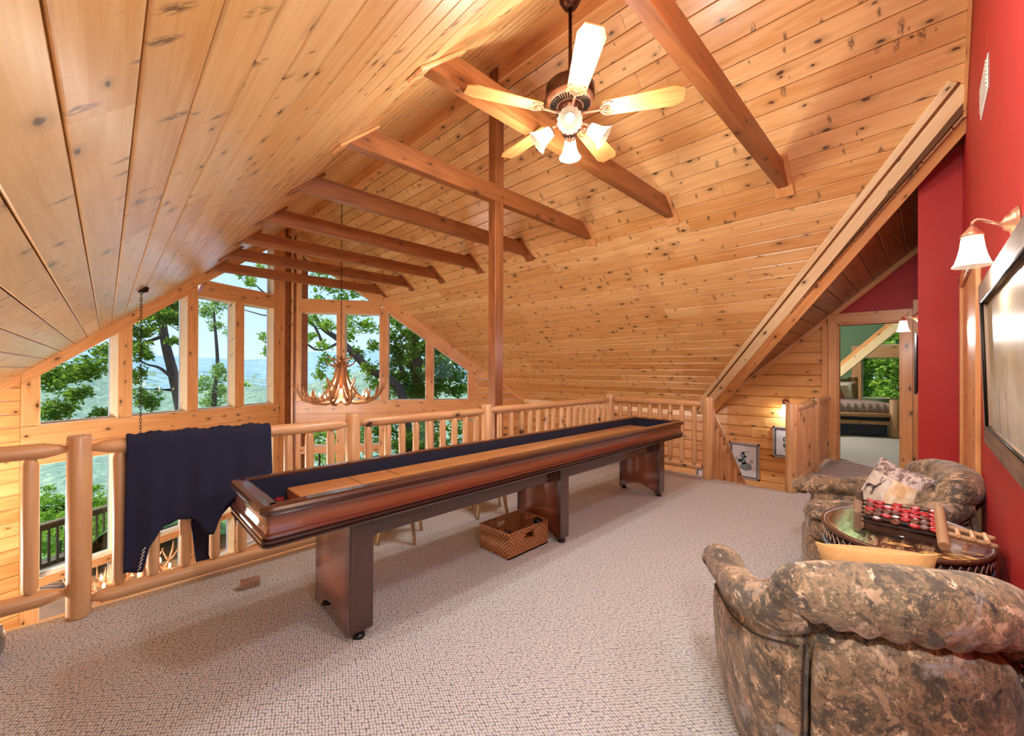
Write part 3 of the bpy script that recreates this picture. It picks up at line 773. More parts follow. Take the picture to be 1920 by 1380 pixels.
# ------------------------------------------------------------------ wicker basket with two black-capped weights
def wick():
    t = NT('wicker'); co_, _ = t.objco(False); se = t.n('ShaderNodeSeparateXYZ'); t.l(co_, se.inputs[0])
    u = t.math('ADD', se.outputs[0], se.outputs[1]); k = 2*pi/.030
    h = t.math('MULTIPLY', t.math('SINE', t.math('MULTIPLY', u, k)), t.math('SINE', t.math('MULTIPLY', se.outputs[2], k)))
    h = t.math('ADD', t.math('MULTIPLY', h, .5), .5)
    col = t.mix(t.math('MULTIPLY', t.noise(co_, 30), .5), t.ramp(h, [(.25, lin(96,48,24)), (.5, lin(176,108,58)), (.85, lin(214,152,92))]), lin(150,84,42))
    t.bump(h, .9, .010)
    return t.set(Base_Color=col, Roughness=.45)
WICK = wick()
bk = thing('wicker_basket', 'rectangular brown wicker basket with cut-out handles under the game table', 'basket', (2.315,2.305,0))
m = MB(); x0,x1,y0,y1,h = 2.095,2.535,2.145,2.465,.185
hx0,hx1 = 2.265,2.365
for ya, yb in ((y0,y0+.012),(y1-.012,y1)):
    m.box((x0,ya,.004),(hx0,yb,h)); m.box((hx1,ya,.004),(x1,yb,h)); m.box((hx0,ya,.004),(hx1,yb,.105)); m.box((hx0,ya,.158),(hx1,yb,h))
for xa, xb in ((x0,x0+.012),(x1-.012,x1)): m.box((xa,y0+.0121,.0141),(xb,y1-.0121,h))
m.box((x0,y0,.004),(x1,y1,.014)); obj('woven_side', m, WICK, bk)
m = MB(); m.tube([(x0,y0,h),(x1,y0,h),(x1,y1,h),(x0,y1,h),(x0,y0,h)], .009, 8)
obj('rim', m, WICK, bk)
for yy in (y0-.001,y1+.001):
    m = MB(); m.tube([(hx0,yy,.105),(hx1,yy,.105),(hx1,yy,.158),(hx0,yy,.158),(hx0,yy,.105)], .006, 6); obj('handle_trim', m, WICK, bk)
for x, y, hh, lb in ((2.15,2.225,.168,'black round weight standing in the basket corner nearest the camera'),(2.47,2.20,.188,'black round weight at the far corner of the basket, touching its rim')):
    wt = thing('shuffleboard_weight', lb, 'weight', (x,y,.014), group='black weights in the basket')
    W = M.Translation((x,y,.014))
    obj('weight_body', MB().lathe([(.030,0),(.034,.004),(.034,hh-.04),(.030,hh-.034)], 20), STEEL, wt, W)
    obj('weight_cap', MB().lathe([(.030,hh-.034),(.036,hh-.028),(.037,hh-.008),(.030,hh),(.022,hh-.004),(.008,hh-.006)], 20), BLACK, wt, W)

# ------------------------------------------------------------------ stools behind the table, floor outlet, steel pot
def stool(x, y, rz, label):
    W = M.Translation((x,y,0)) @ M.Rotation(rz, 4, 'Z')
    t = thing('low_stool', label, 'stool', W=W, group='low wooden stools behind the table')
    obj('seat', MB().lathe([(.10,.43),(.165,.432),(.172,.445),(.165,.462),(.10,.466)], 28), LOG, t, W)
    for a in range(4):
        an = a*pi/2; p = V((cos(an),sin(an),0))
        obj('leg', MB().tube([p*.125+V((0,0,.435)), p*.165+V((0,0,.22)), p*.205], [.019,.020,.014], 10), LOG, t, W)
    obj('stretcher', MB().tube([(.16,0,.2),(-.16,0,.2)], .009, 8).tube([(0,.16,.23),(0,-.16,.23)], .009, 8), LOG, t, W)
stool(1.745, 3.075, radians(2), 'low round wooden stool whose legs show under the near half of the table')
stool(2.66, 3.00, radians(17), 'low round wooden stool with one leg showing left of the middle pedestal')
W = M.Translation((.66,3.06,0)) @ M.Rotation(radians(-4), 4, 'Z') @ M.Scale(.72, 4)
ot = thing('floor_outlet', 'small brown double outlet box standing on the carpet by the railing', 'outlet', W=W)
obj('box', MB().prism([(-.045,0),(.030,0),(.036,.012),(.028,.062),(.015,.072),(-.045,.072)], -.075, .075, axes='yz'), OUTLET, ot, W)
for x in (-.037,.037):
    pt_ = obj('cover_plate', MB().cbox((x-.033,-.053,.006),(x+.033,-.045,.066), .002), OUTLET, ot, W)
    m = MB()
    for zz in (.024,.046):
        m.box((x-.009,-.0545,zz),(x-.006,-.0525,zz+.008)); m.box((x+.006,-.0545,zz),(x+.009,-.0525,zz+.008)); m.box((x-.002,-.0545,zz-.007),(x+.002,-.0525,zz-.003))
    obj('socket_slot', m, BLACK, pt_, W)
W = M.Translation((-.445,3.10,0))
pt_ = thing('steel_pot', 'round brushed steel pot on the carpet, cut off by the photo\'s edge', 'pot', W=W)
obj('pot_body', MB().lathe([(.06,0),(.085,.012),(.105,.06),(.108,.11),(.098,.16),(.088,.175),(.080,.172),(.09,.12),(.05,.02)], 32), STEEL, pt_, W)
obj('lid', MB().lathe([(.092,.174),(.086,.186),(.05,.198),(.012,.202),(.012,.214),(.002,.218)], 28), STEEL, pt_, W)

# ------------------------------------------------------------------ ceiling fan
HX, HY = 2.42, 1.845
FW = M.Translation((HX,HY,0))
fan = thing('ceiling_fan', 'bronze ceiling fan with five wooden blades and four frosted lights', 'ceiling fan', (HX,HY,3.3))
zc = zl(HX)
obj('canopy', MB().lathe([(.07,zc+.04),(.085,zc-.03),(.08,zc-.07),(.05,zc-.12),(.02,zc-.135)], 24), BRONZE, fan, FW)
obj('downrod', MB().lathe([(.0135,zc-.12),(.0135,3.50)], 14), BRONZE, fan, FW)
obj('motor_housing', MB().lathe([(.02,3.535),(.06,3.53),(.10,3.505),(.16,3.495),(.178,3.475),(.180,3.40),(.172,3.385)], 40), BRONZE, fan, FW)
vr = obj('vent_ring', MB().lathe([(.174,3.392),(.170,3.375),(.150,3.352),(.085,3.335),(.07,3.335)], 40), COPPER, fan, FW)
m = MB()
for i in range(44):
    a = 2*pi*i/44; T = FW @ M.Rotation(a, 4, 'Z')
    m.add([M.Rotation(a,4,'Z') @ V(p) for p in ((.100,-.004,3.3375),(.148,-.005,3.3505),(.148,.005,3.3505),(.100,.004,3.3375),(.100,-.004,3.334),(.148,-.005,3.3465),(.148,.005,3.3465),(.100,.004,3.334))],
          [(0,1,2,3),(7,6,5,4),(0,4,5,1),(2,6,7,3),(1,5,6,2),(0,3,7,4)])
obj('vent_slots', m, IRON, vr, FW)
obj('flywheel', MB().lathe([(.088,3.338),(.088,3.315),(.06,3.300),(.05,3.27),(.045,3.22),(.062,3.20),(.066,3.16),(.05,3.125),(.02,3.115),(.008,3.10)], 32), BRONZE, fan, FW)
for k_ in range(5):
    a = radians(155 + 72*k_); W = FW @ M.Translation((0,0,3.285)) @ M.Rotation(a, 4, 'Z') @ M.Rotation(radians(-11), 4, 'X')
    pts = [(.235,-.055),(.25,-.066),(.72,-.085),(.785,-.056),(.785,.056),(.72,.085),(.25,.066),(.235,.055)]
    b = obj('blade', MB().prism(pts, -.004, .004, axes='xy'), FANW, fan, W)
    m = MB(); m.tube([(.07,0,-.004),(.13,0,-.012),(.20,0,-.009),(.225,0,-.009)], [.012,.010,.009,.010], 8)
    for sg in (-1,1):
        m.tube([(.215,0,-.009),(.235,sg*.035,-.009),(.27,sg*.058,-.008),(.30,sg*.052,-.008),(.31,sg*.038,-.008)], [.008,.008,.007,.006,.004], 8, flat=.6)
        m.tube([(.225,sg*.01,-.009),(.26,sg*.022,-.009),(.285,sg*.012,-.009)], [.006,.006,.003], 6, flat=.6)
    m.tube([(.225,0,-.009),(.275,0,-.009)], [.008,.004], 8, flat=.6)
    obj('blade_iron', m, COPPER, b, W)
def bell(L, r0, r1, n=36, rip=.045, k=16, tw=8.0):
    pr = [(r0*.75,0),(r0,.004),(r0*1.12,L*.18),(r0*1.25,L*.45),(r0*1.48,L*.70),(r1*.86,L*.90),(r1,L)]
    mb = MB(); f = lambda a, z: rip*sin(k*a + tw*z/L*.6)*min(1, z/L*1.1)
    rings = [[V((r*(1+f(2*pi*j/n,z))*cos(2*pi*j/n), r*(1+f(2*pi*j/n,z))*sin(2*pi*j/n), -z)) for j in range(n)] for r, z in pr]
    mb.loft(rings, cap=False)
    return mb
shade_me = bell(.135, .040, .084, n=64).mesh('glass_shade', SHADE)
bulb_me = MB().sphere((0,0,-.065), .024, 14, 10, (1,1,1.4)).mesh('bulb', BULB)
for k_ in range(4):
    a = radians(217 + 90*k_); d = V((cos(a), sin(a), 0))
    c = V((HX,HY,0))
    ar = MB().tube([c+d*.05+V((0,0,3.18)), c+d*.10+V((0,0,3.205)), c+d*.135+V((0,0,3.19)), c+d*.145+V((0,0,3.165))], .009, 10)
    arm = obj('light_arm', ar, COPPER, fan)
    ax = (d*.80 + V((0,0,-.60))).normalized()
    base = c + d*.140 + V((0,0,3.168))
    zax = -ax; xax = V((0,0,1)).cross(zax).normalized(); yax = zax.cross(xax)
    W = M(((xax.x,yax.x,zax.x,base.x),(xax.y,yax.y,zax.y,base.y),(xax.z,yax.z,zax.z,base.z),(0,0,0,1)))
    obj('socket_cup', MB().lathe([(.012,.02),(.030,.012),(.036,-.004),(.034,-.012)], 20), COPPER, arm, W)
    sh = link('glass_shade', shade_me, fan, W); link('bulb', bulb_me, sh, W)
    lamp('fan_lamp', base + ax*.165, 28, r=.05)
m = MB(); m.tube([(HX-.03,HY-.02,3.13),(HX-.03,HY-.02,2.93)], .0022, 6); m.lathe([(.002,2.93),(.008,2.915),(.007,2.895),(.002,2.89)], 10, M.Translation((HX-.03,HY-.02,0)))
obj('pull_chain', m, COPPER, fan)

# ------------------------------------------------------------------ antler chandeliers
def chain_mb(z0, z1, L=.05):
    mb = MB(); n = int((z1-z0)/(L*.72)); 
    for i in range(n):
        z = z0 + (i+.5)*(z1-z0)/n; pts = []
        for j in range(9):
            a = 2*pi*j/8; u, v_ = .011*cos(a), L*.5*sin(a); pts.append((u,0,z+v_) if i % 2 else (0,u,z+v_))
        mb.tube(pts, .0032, 5, cap=False)
    return mb
def antler(pts, r, tines):
    mb = MB(); mb.tube(pts, r, 9)
    for i, d, L in tines:
        p = V(pts[i]); d = V(d); r0 = r[i]*.8
        mb.tube([p, p + d*L*.4 + V((0,0,L*.05)), p + d*L*.75 + V((0,0,L*.22)), p + d*L + V((0,0,L*.5))], [r0, r0*.8, r0*.5, r0*.1], 7)
    return mb
ant_out = antler([(.08,0,.05),(.28,.02,-.005),(.48,.05,.02),(.66,.09,.10),(.76,.12,.24),(.79,.12,.40)], [.030,.036,.033,.028,.018,.003],
                 [(2,(.25,-.4,.6),.26),(2,(.1,.55,.5),.20),(3,(.5,-.35,.5),.26),(3,(-.1,.5,.6),.22),(4,(.45,.3,.4),.16)]).mesh('antler', PEWTER)
ant_in = antler([(.045,0,.86),(.07,.01,.70),(.10,.03,.50),(.17,.05,.30),(.33,.04,.12),(.52,-.02,.06),(.66,-.10,.14),(.70,-.15,.30)], [.024,.03,.034,.036,.034,.028,.018,.003],
                [(1,(.8,.2,.05),.26),(3,(.5,-.5,.4),.24),(5,(.2,-.5,.6),.22)]).mesh('inner_antler', PEWTER)
ant_top = antler([(.02,0,.80),(.08,.0,.83),(.17,.02,.86),(.27,.0,.93)], [.026,.022,.015,.002], []).mesh('crown_tine', PEWTER)
candle_me = MB().lathe([(.03,0),(.034,.008),(.014,.014),(.013,.07)], 12).mesh('candle_cup', PEWTER)
flame_me = MB().lathe([(.008,.07),(.017,.09),(.018,.11),(.010,.14),(.002,.158)], 12).mesh('candle_bulb', BULB)
def chandelier(x, y, zb, sc, ztop, label, pw):
    W = M.Translation((x,y,zb)) @ M.Scale(sc, 4)
    t = thing('antler_chandelier', label, 'chandelier', W=W, group='antler chandeliers over the great room')
    for i in range(8): link('antler', ant_out, t, W @ M.Rotation(2*pi*i/8, 4, 'Z') @ M.Scale(1 if i % 2 else -1, 4, (0,1,0)))
    for i in range(6): link('inner_antler', ant_in, t, W @ M.Rotation(2*pi*(i+.4)/6, 4, 'Z'))
    for i in range(5): link('crown_tine', ant_top, t, W @ M.Rotation(2*pi*(i+.1)/5, 4, 'Z'))
    obj('hub', MB().lathe([(.02,.0),(.07,.015),(.06,.05),(.03,.09),(.026,.85),(.034,.88),(.02,.93)], 16), PEWTER, t, W)
    for i in range(9):
        a = 2*pi*(i+.5)/9; r = .56 if i % 2 else .40
        c = link('candle_cup', candle_me, t, W @ M.Translation((r*cos(a), r*sin(a), .06))); link('candle_bulb', flame_me, c, W @ M.Translation((r*cos(a), r*sin(a), .06)))
    obj('chain', chain_mb(zb+.93*sc, ztop-.02), IRON, t, M.Translation((x,y,0)))
    obj('ceiling_plate', MB().lathe([(.02,ztop-.035),(.06,ztop-.02),(.07,ztop+.03)], 20), IRON, t, M.Translation((x,y,0)))
    lamp('chandelier_lamp', (x, y, zb+.30*sc), pw, col=(1,.97,.92), r=.05)
chandelier(3.24, 8.0, .74, 1.0, 4.66, 'antler chandelier hung on a long chain before the right gable windows', 80)
chandelier(.276, 6.275, -1.08, .72, zl(.276), 'antler chandelier hung low below the loft edge, its bulbs seen through the railing', 22)

# dome light added outside the frame to fill the near half of the loft
cx_, cy2 = 1.25, .22; Wdm = frame((cx_,cy2,zl(cx_)-.005),(cx_,cy2+1,zl(cx_)-.005), NL)
dm = thing('fill_dome_light', 'added white dome fill light on the pine ceiling, out of view', 'fill light', W=Wdm)
obj('base_ring', MB().lathe([(.02,0),(.17,0),(.175,.02),(.16,.035)], 32), WHITE, dm, Wdm)
obj('glass_dome', MB().lathe([(.16,.03),(.15,.07),(.10,.105),(.04,.12),(.005,.123)], 32, cap=False), SHADE, dm, Wdm)
lamp('fill_dome_lamp', Wdm @ V((0,0,.20)), 62, r=.12)

# ------------------------------------------------------------------ wall sconces
sc_shade = bell(.118, .0265, .054, n=48, rip=.012, k=24, tw=0).mesh('glass_shade', SHADE)
sc_bulb = MB().sphere((0,0,-.05), .020, 12, 8, (1,1,1.4)).mesh('bulb', BULB)
def sconce(p, d, label, pw):
    """p: plate centre on the wall, d: horizontal direction out of the wall"""
    d = V(d); sd = V((0,0,1)).cross(d)
    W = M(((sd.x,0,d.x,p[0]),(sd.y,0,d.y,p[1]),(0,1,0,p[2]),(0,0,0,1)))
    t = thing('wall_sconce', label, 'wall lamp', W=W, group='bronze wall sconces')
    obj('back_plate', MB().lathe([(.052,0),(.054,.006),(.046,.012),(.042,.018),(.030,.022),(.024,.034),(.012,.038),(.008,.046)], 28), COPPER, t, W)
    obj('arm', MB().tube([(0,0,.04),(0,.012,.062),(0,.026,.082),(0,.030,.098),(0,.022,.108),(0,.006,.110)], .0062, 10), COPPER, t, W)
    W2 = M.Translation(V(p) + d*.110)
    obj('socket_cup', MB().lathe([(.005,.012),(.010,.004),(.020,-.010),(.030,-.022),(.032,-.030)], 24), COPPER, t, W2)
    W3 = W2 @ M.Translation((0,0,-.022))
    sh = link('glass_shade', sc_shade, t, W3); link('bulb', sc_bulb, sh, W3)
    lamp('sconce_lamp', V(p) + d*.11 + V((0,0,-.165)), pw, r=.03)
sconce((2.27,YW,1.925), (0,1,0), 'bronze wall sconce with white bell shade on the red wall above the picture', 9)
sconce((.60,YW,1.925), (0,1,0), 'added bronze wall sconce on the red wall nearest the camera, out of view', 40)  # unseen sconce added to brighten the left ceiling and near carpet
sconce((5.72,.052,1.93), (0,1,0), 'bronze wall sconce with lit bell shade in the hall before the bedroom door', 26)
for y_ in (4.3, 5.6, 6.9): sconce((XW,y_,.05), (1,0,0), 'added bronze fill sconce on the unseen west wall of the great room, %s' % {4.3:'nearest the loft', 5.6:'in the middle', 6.9:'nearest the gable windows'}[y_], 180)  # unseen sconces added to light the great room and railing from the west
lamp('bedroom_fill_lamp', (10.6,3.2,2.62), 240, r=.12)  # added with its dome, out of view, to brighten the bedroom
Wbl = M.Translation((10.6,3.2,2.93)) @ M.Rotation(pi, 4, 'X')
bl = thing('fill_dome_light', 'added white dome fill light on the bedroom ceiling, out of view', 'fill light', W=Wbl)
obj('base_ring', MB().lathe([(.02,0),(.17,0),(.175,.02),(.16,.035)], 32), WHITE, bl, Wbl)
obj('glass_dome', MB().lathe([(.16,.03),(.15,.07),(.10,.105),(.04,.12),(.005,.123)], 32, cap=False), SHADE, bl, Wbl)
sconce((XE-.0,1.66,.86), (-1,0,0), 'lit wall sconce on the log stair wall, half hidden by a railing post', 8)

# ------------------------------------------------------------------ red wall: picture and vent; stair wall prints; hall screen
def paint_mat():
    t = NT('misty_landscape_print'); co_, _ = t.objco(False)
    se = t.n('ShaderNodeSeparateXYZ'); t.l(co_, se.inputs[0])
    base = t.ramp(t.math('ADD', t.math('MULTIPLY', se.outputs[2], 1.5), t.math('MULTIPLY', t.noise(co_, 6, 6, .65), .5)), [(.15, lin(120,108,86)), (.35, lin(176,172,156)), (.55, lin(196,192,178)), (.85, lin(150,134,108))])
    tr = t.noise(t.mapv(co_, (14, 14, 3)), 1, 6, .7)
    col = t.mix(t.math('MULTIPLY', t.ramp(tr, [(.55,(0,0,0)),(.66,(1,1,1))]), t.ramp(se.outputs[2], [(.1,(1,1,1)),(.48,(0,0,0))])), base, lin(70,76,72))
    return t.set(Base_Color=col, Roughness=.35)
pf = thing('framed_landscape', 'large framed misty landscape print in grey barn wood on the red wall', 'picture', (2.2,YW,1.12))
PX0, PX1, PZ0, PZ1 = 1.30, 2.94, 1.06, 1.80
fw_ = .085
Wp = M.Translation((0,YW+.002,PZ0)) @ M.Rotation(radians(-1.6), 4, 'X')
for a, b, up_ in (((PX0,0,.5*fw_),(PX1,0,.5*fw_),1), ((PX0,0,PZ1-PZ0-.5*fw_),(PX1,0,PZ1-PZ0-.5*fw_),1), ((PX0+.5*fw_,0,fw_),(PX0+.5*fw_,0,PZ1-PZ0-fw_),1), ((PX1-.5*fw_,0,fw_),(PX1-.5*fw_,0,PZ1-PZ0-fw_),1)):
    W = Wp @ frame(V(a)+V((0,.018,0)), V(b)+V((0,.018,0)), (0,1,0)); L = (V(b)-V(a)).length
    link('frame_board', MB().cbox((0,-fw_/2,-.016),(L,fw_/2,.016), .004).mesh('frame_board', GREYW), pf, W)
m = MB(); m.box((PX0+fw_,.010,fw_),(PX1-fw_,.014,PZ1-PZ0-fw_)); obj('print', m, paint_mat(), pf, Wp)
m = MB()
for a, b in (((PX0+fw_,.03,fw_),(PX1-fw_,.03,fw_)),((PX0+fw_,.03,PZ1-PZ0-fw_),(PX1-fw_,.03,PZ1-PZ0-fw_)),((PX1-fw_,.03,fw_),(PX1-fw_,.03,PZ1-PZ0-fw_)),((PX0+fw_,.03,fw_),(PX0+fw_,.03,PZ1-PZ0-fw_))):
    m.tube([a,b], .006, 6)
obj('inner_lip', m, IRON, pf, Wp)
vn = thing('wall_vent', 'white louvred vent plate high on the red wall', 'vent', (3.42,YW,2.85))
m = MB(); m.cbox((3.22,YW,2.86),(3.62,YW+.006,3.04), .002); vp = obj('vent_plate', m, WHITE, vn)
for i in range(7):
    z = 2.885+.021*i; m = MB(); m.box((3.25,YW+.005,z),(3.59,YW+.012,z+.009)); obj('slat', m, VINYL, vn)

def print_art(Y0, Y1, Z0, Z1, label, kind, ink):
    t = thing('framed_print', label, 'picture', (XE,(Y0+Y1)/2,Z0), group='framed animal prints on the stair wall')
    x = XE - .012
    for a, b in (((Y0,Z0),(Y1,Z0)),((Y0,Z1),(Y1,Z1)),((Y0,Z0),(Y0,Z1)),((Y1,Z0),(Y1,Z1))):
        m = MB(); m.box((x-.022,min(a[0],b[0])-.014,min(a[1],b[1])-.014),(x+.01,max(a[0],b[0])+.014,max(a[1],b[1])+.014)); obj('frame_strip', m, FRAMEG, t)
    m = MB(); m.box((x-.006,Y0,Z0),(x+.008,Y1,Z1)); obj('mat_board', m, FRAMEB, t)
    m = MB(); m.box((x-.009,Y0+.035,Z0+.035),(x-.004,Y1-.035,Z1-.035)); pp = obj('print_sheet', m, PAPER, t)
    # printed animal: flat ink shapes (y to the left seen from the loft)
    cy_, cz = (Y0+Y1)/2, (Z0+Z1)/2; s = (Y1-Y0)*.40
    q = random.Random(int(Z0*100)); mb = MB()
    def blob(u, v, ru, rv, n=11, jag=.22):
        mb.add([(x-.0098, cy_ - s*(u + ru*cos(2*pi*i/n)*(1+q.uniform(-jag,jag))), cz + s*(v + rv*sin(2*pi*i/n)*(1+q.uniform(-jag,jag)))) for i in range(n)], [tuple(range(n))])
    if kind == 'moose':
        blob(.15,-.55,.55,.42); blob(-.05,-.05,.26,.34); blob(-.32,.02,.22,.16); blob(-.45,-.05,.10,.16)
        blob(-.10,.50,.22,.34); blob(.12,.42,.16,.12); blob(-.02,.78,.10,.16)
        for u, v in ((.55,.0),(.66,.12),(.74,.0),(.62,-.14),(-.62,.22),(-.70,.10)): blob(u, v, .05, .10)
        blob(.20,.92,.16,.04); blob(.32,.84,.10,.04); blob(-.02,-1.12,.05,.05)
    else:
        blob(.05,-.45,.36,.36); blob(-.15,-.72,.22,.26); blob(.25,-.15,.2,.3); blob(-.38,-.3,.16,.2)
        for u, v in ((-.45,.35),(-.3,.45),(-.2,.28),(-.42,.15),(.1,.5),(.3,.62),(.0,.2),(.2,.35)): blob(u, v, .09, .11)
    obj('printed_figure', mb, ink, pp, kind='stuff')
print_art(2.06, 2.52, -.53, .08, 'framed print of a blue grey antlered moose head, lower one on the stair wall', 'moose', INK)
print_art(1.38, 1.83, -.07, .43, 'framed print of a grey green animal, upper on the stair wall, half behind a post', 'fern', INKG)
print_art(2.86, 3.12, -.98, -.50, 'framed print low on the log wall, glimpsed past the far railing post', 'moose', INK)
sc_ = thing('wall_screen', 'flat black screen seen edge-on on the hall wall beside the bedroom door', 'screen', (6.6,.052,1.4))
m = MB(); m.cbox((6.1,.066,1.15),(7.1,.088,1.80), .004); obj('screen_body', m, BLACK, sc_)
m = MB(); m.box((6.45,.052,1.35),(6.75,.066,1.6)); obj('wall_bracket', m, IRON, sc_)

# ------------------------------------------------------------------ camouflage tub armchairs
def catmull(P, n):
    P = [V(p) for p in P]; out = []
    for i in range(len(P)-1):
        p0, p1, p2, p3 = P[max(i-1,0)], P[i], P[i+1], P[min(i+2,len(P)-1)]
        for j in range(n):
            t = j/n; out.append(.5*((2*p1) + (p2-p0)*t + (2*p0-5*p1+4*p2-p3)*t*t + (3*p1-p0-3*p2+p3)*t**3))
    return out + [P[-1]]
def superq(c, h, e1=.35, e2=.35, n=28, m=16, fold=0, seed=0):
    mb = MB(); rings = []; sp = lambda v, e: (abs(v)**e)*(1 if v >= 0 else -1)
    for i in range(m+1):
        ph = -pi/2 + pi*i/m; r = []
        for j in range(n):
            th = 2*pi*j/n; cp = sp(cos(ph), e1) if abs(cos(ph)) > 1e-6 else 0
            x, y, z = cp*sp(cos(th), e2), cp*sp(sin(th), e2), sp(sin(ph), e1)
            k = 1 + fold*sin(5*x+seed)*cos(4*y+2*seed)
            r.append(V((c[0]+h[0]*x*k, c[1]+h[1]*y*k, c[2]+h[2]*z*k)))
        rings.append(r)
    return mb.loft(rings)
SEAM = plain('seam_cord', (58,46,38), .8)
def armchair(loc, rz, label, wsc):
    W = M.Translation(loc) @ M.Rotation(rz, 4, 'Z') @ M.Diagonal((.97,wsc,1,1))
    t = thing('camouflage_armchair', label, 'armchair', W=W, group='camouflage tub armchairs')
    path = catmull([(.36,.41,0),(.10,.43,0),(-.16,.41,0),(-.33,.27,0),(-.39,0,0),(-.33,-.27,0),(-.16,-.41,0),(.10,-.43,0),(.36,-.41,0)], 5)
    nP = len(path)
    def shell(i0, i1, bulge):
        rings = []
        for i in range(i0, i1+1):
            p = path[i]; tg = (path[min(i+1,nP-1)] - path[max(i-1,0)]).normalized(); nn = V((-tg.y, tg.x, 0))
            nn = nn if nn.dot(V((p.x*.6,p.y,0))) > 0 else -nn
            u = abs(i/(nP-1)-.5)*2; h = .50 + .17*max(0, 1-u*1.35)**.8
            pr = [(-.02,.03),(.0,.035),(.012,.10),(.026,.25),(.030,.38),(.018,h-.05),(-.01,h-.012),(-.06,h),(-.11,h-.03),(-.12,.25),(-.10,.05)]
            fold = lambda z: .006*sin(i*.9+z*21)*(z/.5)
            rings.append([p + nn*(o*bulge + fold(z)) + V((0,0,z)) for o, z in pr])
        return MB().loft(rings)
    c1, c2 = 14, nP-1-14
    sub = lambda o, l=1: setattr(o.modifiers.new('smooth', 'SUBSURF'), 'levels', l) or setattr(o.modifiers[-1], 'render_levels', l)
    o = obj('side_panel', shell(0, c1, 1), CAMO, t, W); sub(o)
    o = obj('side_panel', shell(c2, nP-1, 1), CAMO, t, W); sub(o)
    o = obj('back_panel', shell(c1, c2, 1.15), CAMO, t, W); sub(o)
    for sg in (1, -1):
        pts = catmull([(.41,.39*sg,.46),(.40,.39*sg,.515),(.30,.395*sg,.535),(.05,.405*sg,.55),(-.15,.385*sg,.60),(-.28,.28*sg,.66)], 4); rs = [.03,.07] + [.088+.006*sin(i*1.3) for i in range(len(pts)-4)] + [.08,.06]
        o = obj('arm_roll', MB().tube(pts, rs, 14, flat=.82, upv=(0,0,1)), CAMO, t, W); sub(o)
        pts = [p + V((0,0,0)) for p in catmull([(.345,.432*sg,.42),(.20,.448*sg,.445),(-.0,.458*sg,.47),(-.18,.428*sg,.51),(-.30,.335*sg,.56)], 4)]
        obj('seam', MB().tube(pts, .0035, 6), SEAM, t, W)
        i = c1 if sg > 0 else c2; p = path[i]; n_ = V((p.x*.8,p.y,0)).normalized()
        obj('seam', MB().tube([p+n_*.02+V((0,0,.06)), p+n_*.036+V((0,0,.3)), p+n_*.030+V((0,0,.50)), p+n_*.005+V((0,0,.60))], .003, 6), SEAM, t, W)
    bp = catmull([(-.19,.36,.695),(-.255,.31,.715),(-.315,.18,.735),(-.335,0,.74),(-.315,-.18,.735),(-.255,-.31,.715),(-.19,-.36,.695)], 7)
    rings = []; nb = len(bp)
    for i, p in enumerate(bp):
        tg = (bp[min(i+1,nb-1)] - bp[max(i-1,0)]).normalized(); a = V((-tg.y,tg.x,0)).normalized(); b = V((0,0,1))
        a = a if a.dot(V((p.x,p.y,0))) > 0 else -a
        f = sin(pi*min(max(i/(nb-1),.0),1))**.28 if 0 < i < nb-1 else .25
        r = []
        for j in range(20):
            th = 2*pi*j/20; low = max(0, -sin(th))
            g = 1 + .16*low*sin(i*2.2) + .02*sin(i*.7+j)
            r.append(p + (a*cos(th)*.112 + b*sin(th)*.100)*f*g)
        rings.append(r)
    o = obj('back_roll', MB().loft(rings), CAMO, t, W); sub(o)
    o = obj('back_cushion', superq((-.20,0,.54), (.12,.29,.20), .5, .45, fold=.02), CAMO, t, W)
    o = obj('seat_cushion', superq((.12,0,.37), (.30,.315,.095), .4, .4, fold=.02, seed=1), CAMO, t, W)
    o = obj('front_apron', superq((.20,0,.18), (.235,.345,.13), .35, .45, fold=.015, seed=2), CAMO, t, W)
    obj('swivel_base', MB().lathe([(.24,0),(.25,.01),(.25,.03),(.10,.06)], 24), BLACK, t, W)
    return t
armchair((1.90,.195,0), radians(33), 'camouflage tub armchair in the foreground, seen from behind', .84)
armchair((3.58,.195,0), radians(106), 'camouflage tub armchair against the red wall, deer pillow on its seat', .88)

# pillows
def pillow_fn(a, th):
    def f(u, v, side):
        k = 1 - .10*(1-abs(v)**2.2)*abs(u)**3; k2 = 1 - .10*(1-abs(u)**2.2)*abs(v)**3
        tz = th*((1-u**2)*(1-v**2)+.0)**.42
        return V((u*a*k, v*a*k2, side*(tz+.004)))
    return f
def pillow_mesh(f, n=14):
    mb = MB()
    for side in (1, -1):
        vs = [f(-1+2*i/n, -1+2*j/n, side) for i in range(n+1) for j in range(n+1)]
        mb.add(vs, [(i*(n+1)+j, i*(n+1)+j+1, (i+1)*(n+1)+j+1, (i+1)*(n+1)+j) for i in range(n) for j in range(n)], True)
    ed = [(-1+2*i/n,-1) for i in range(n)] + [(1,-1+2*i/n) for i in range(n)] + [(1-2*i/n,1) for i in range(n)] + [(-1,1-2*i/n) for i in range(n)]
    A = [f(u,v,1) for u,v in ed]; B = [f(u,v,-1) for u,v in ed]; m_ = len(ed)
    mb.add(A+B, [(i,(i+1)%m_,(i+1)%m_+m_,i+m_) for i in range(m_)], True)
    return mb
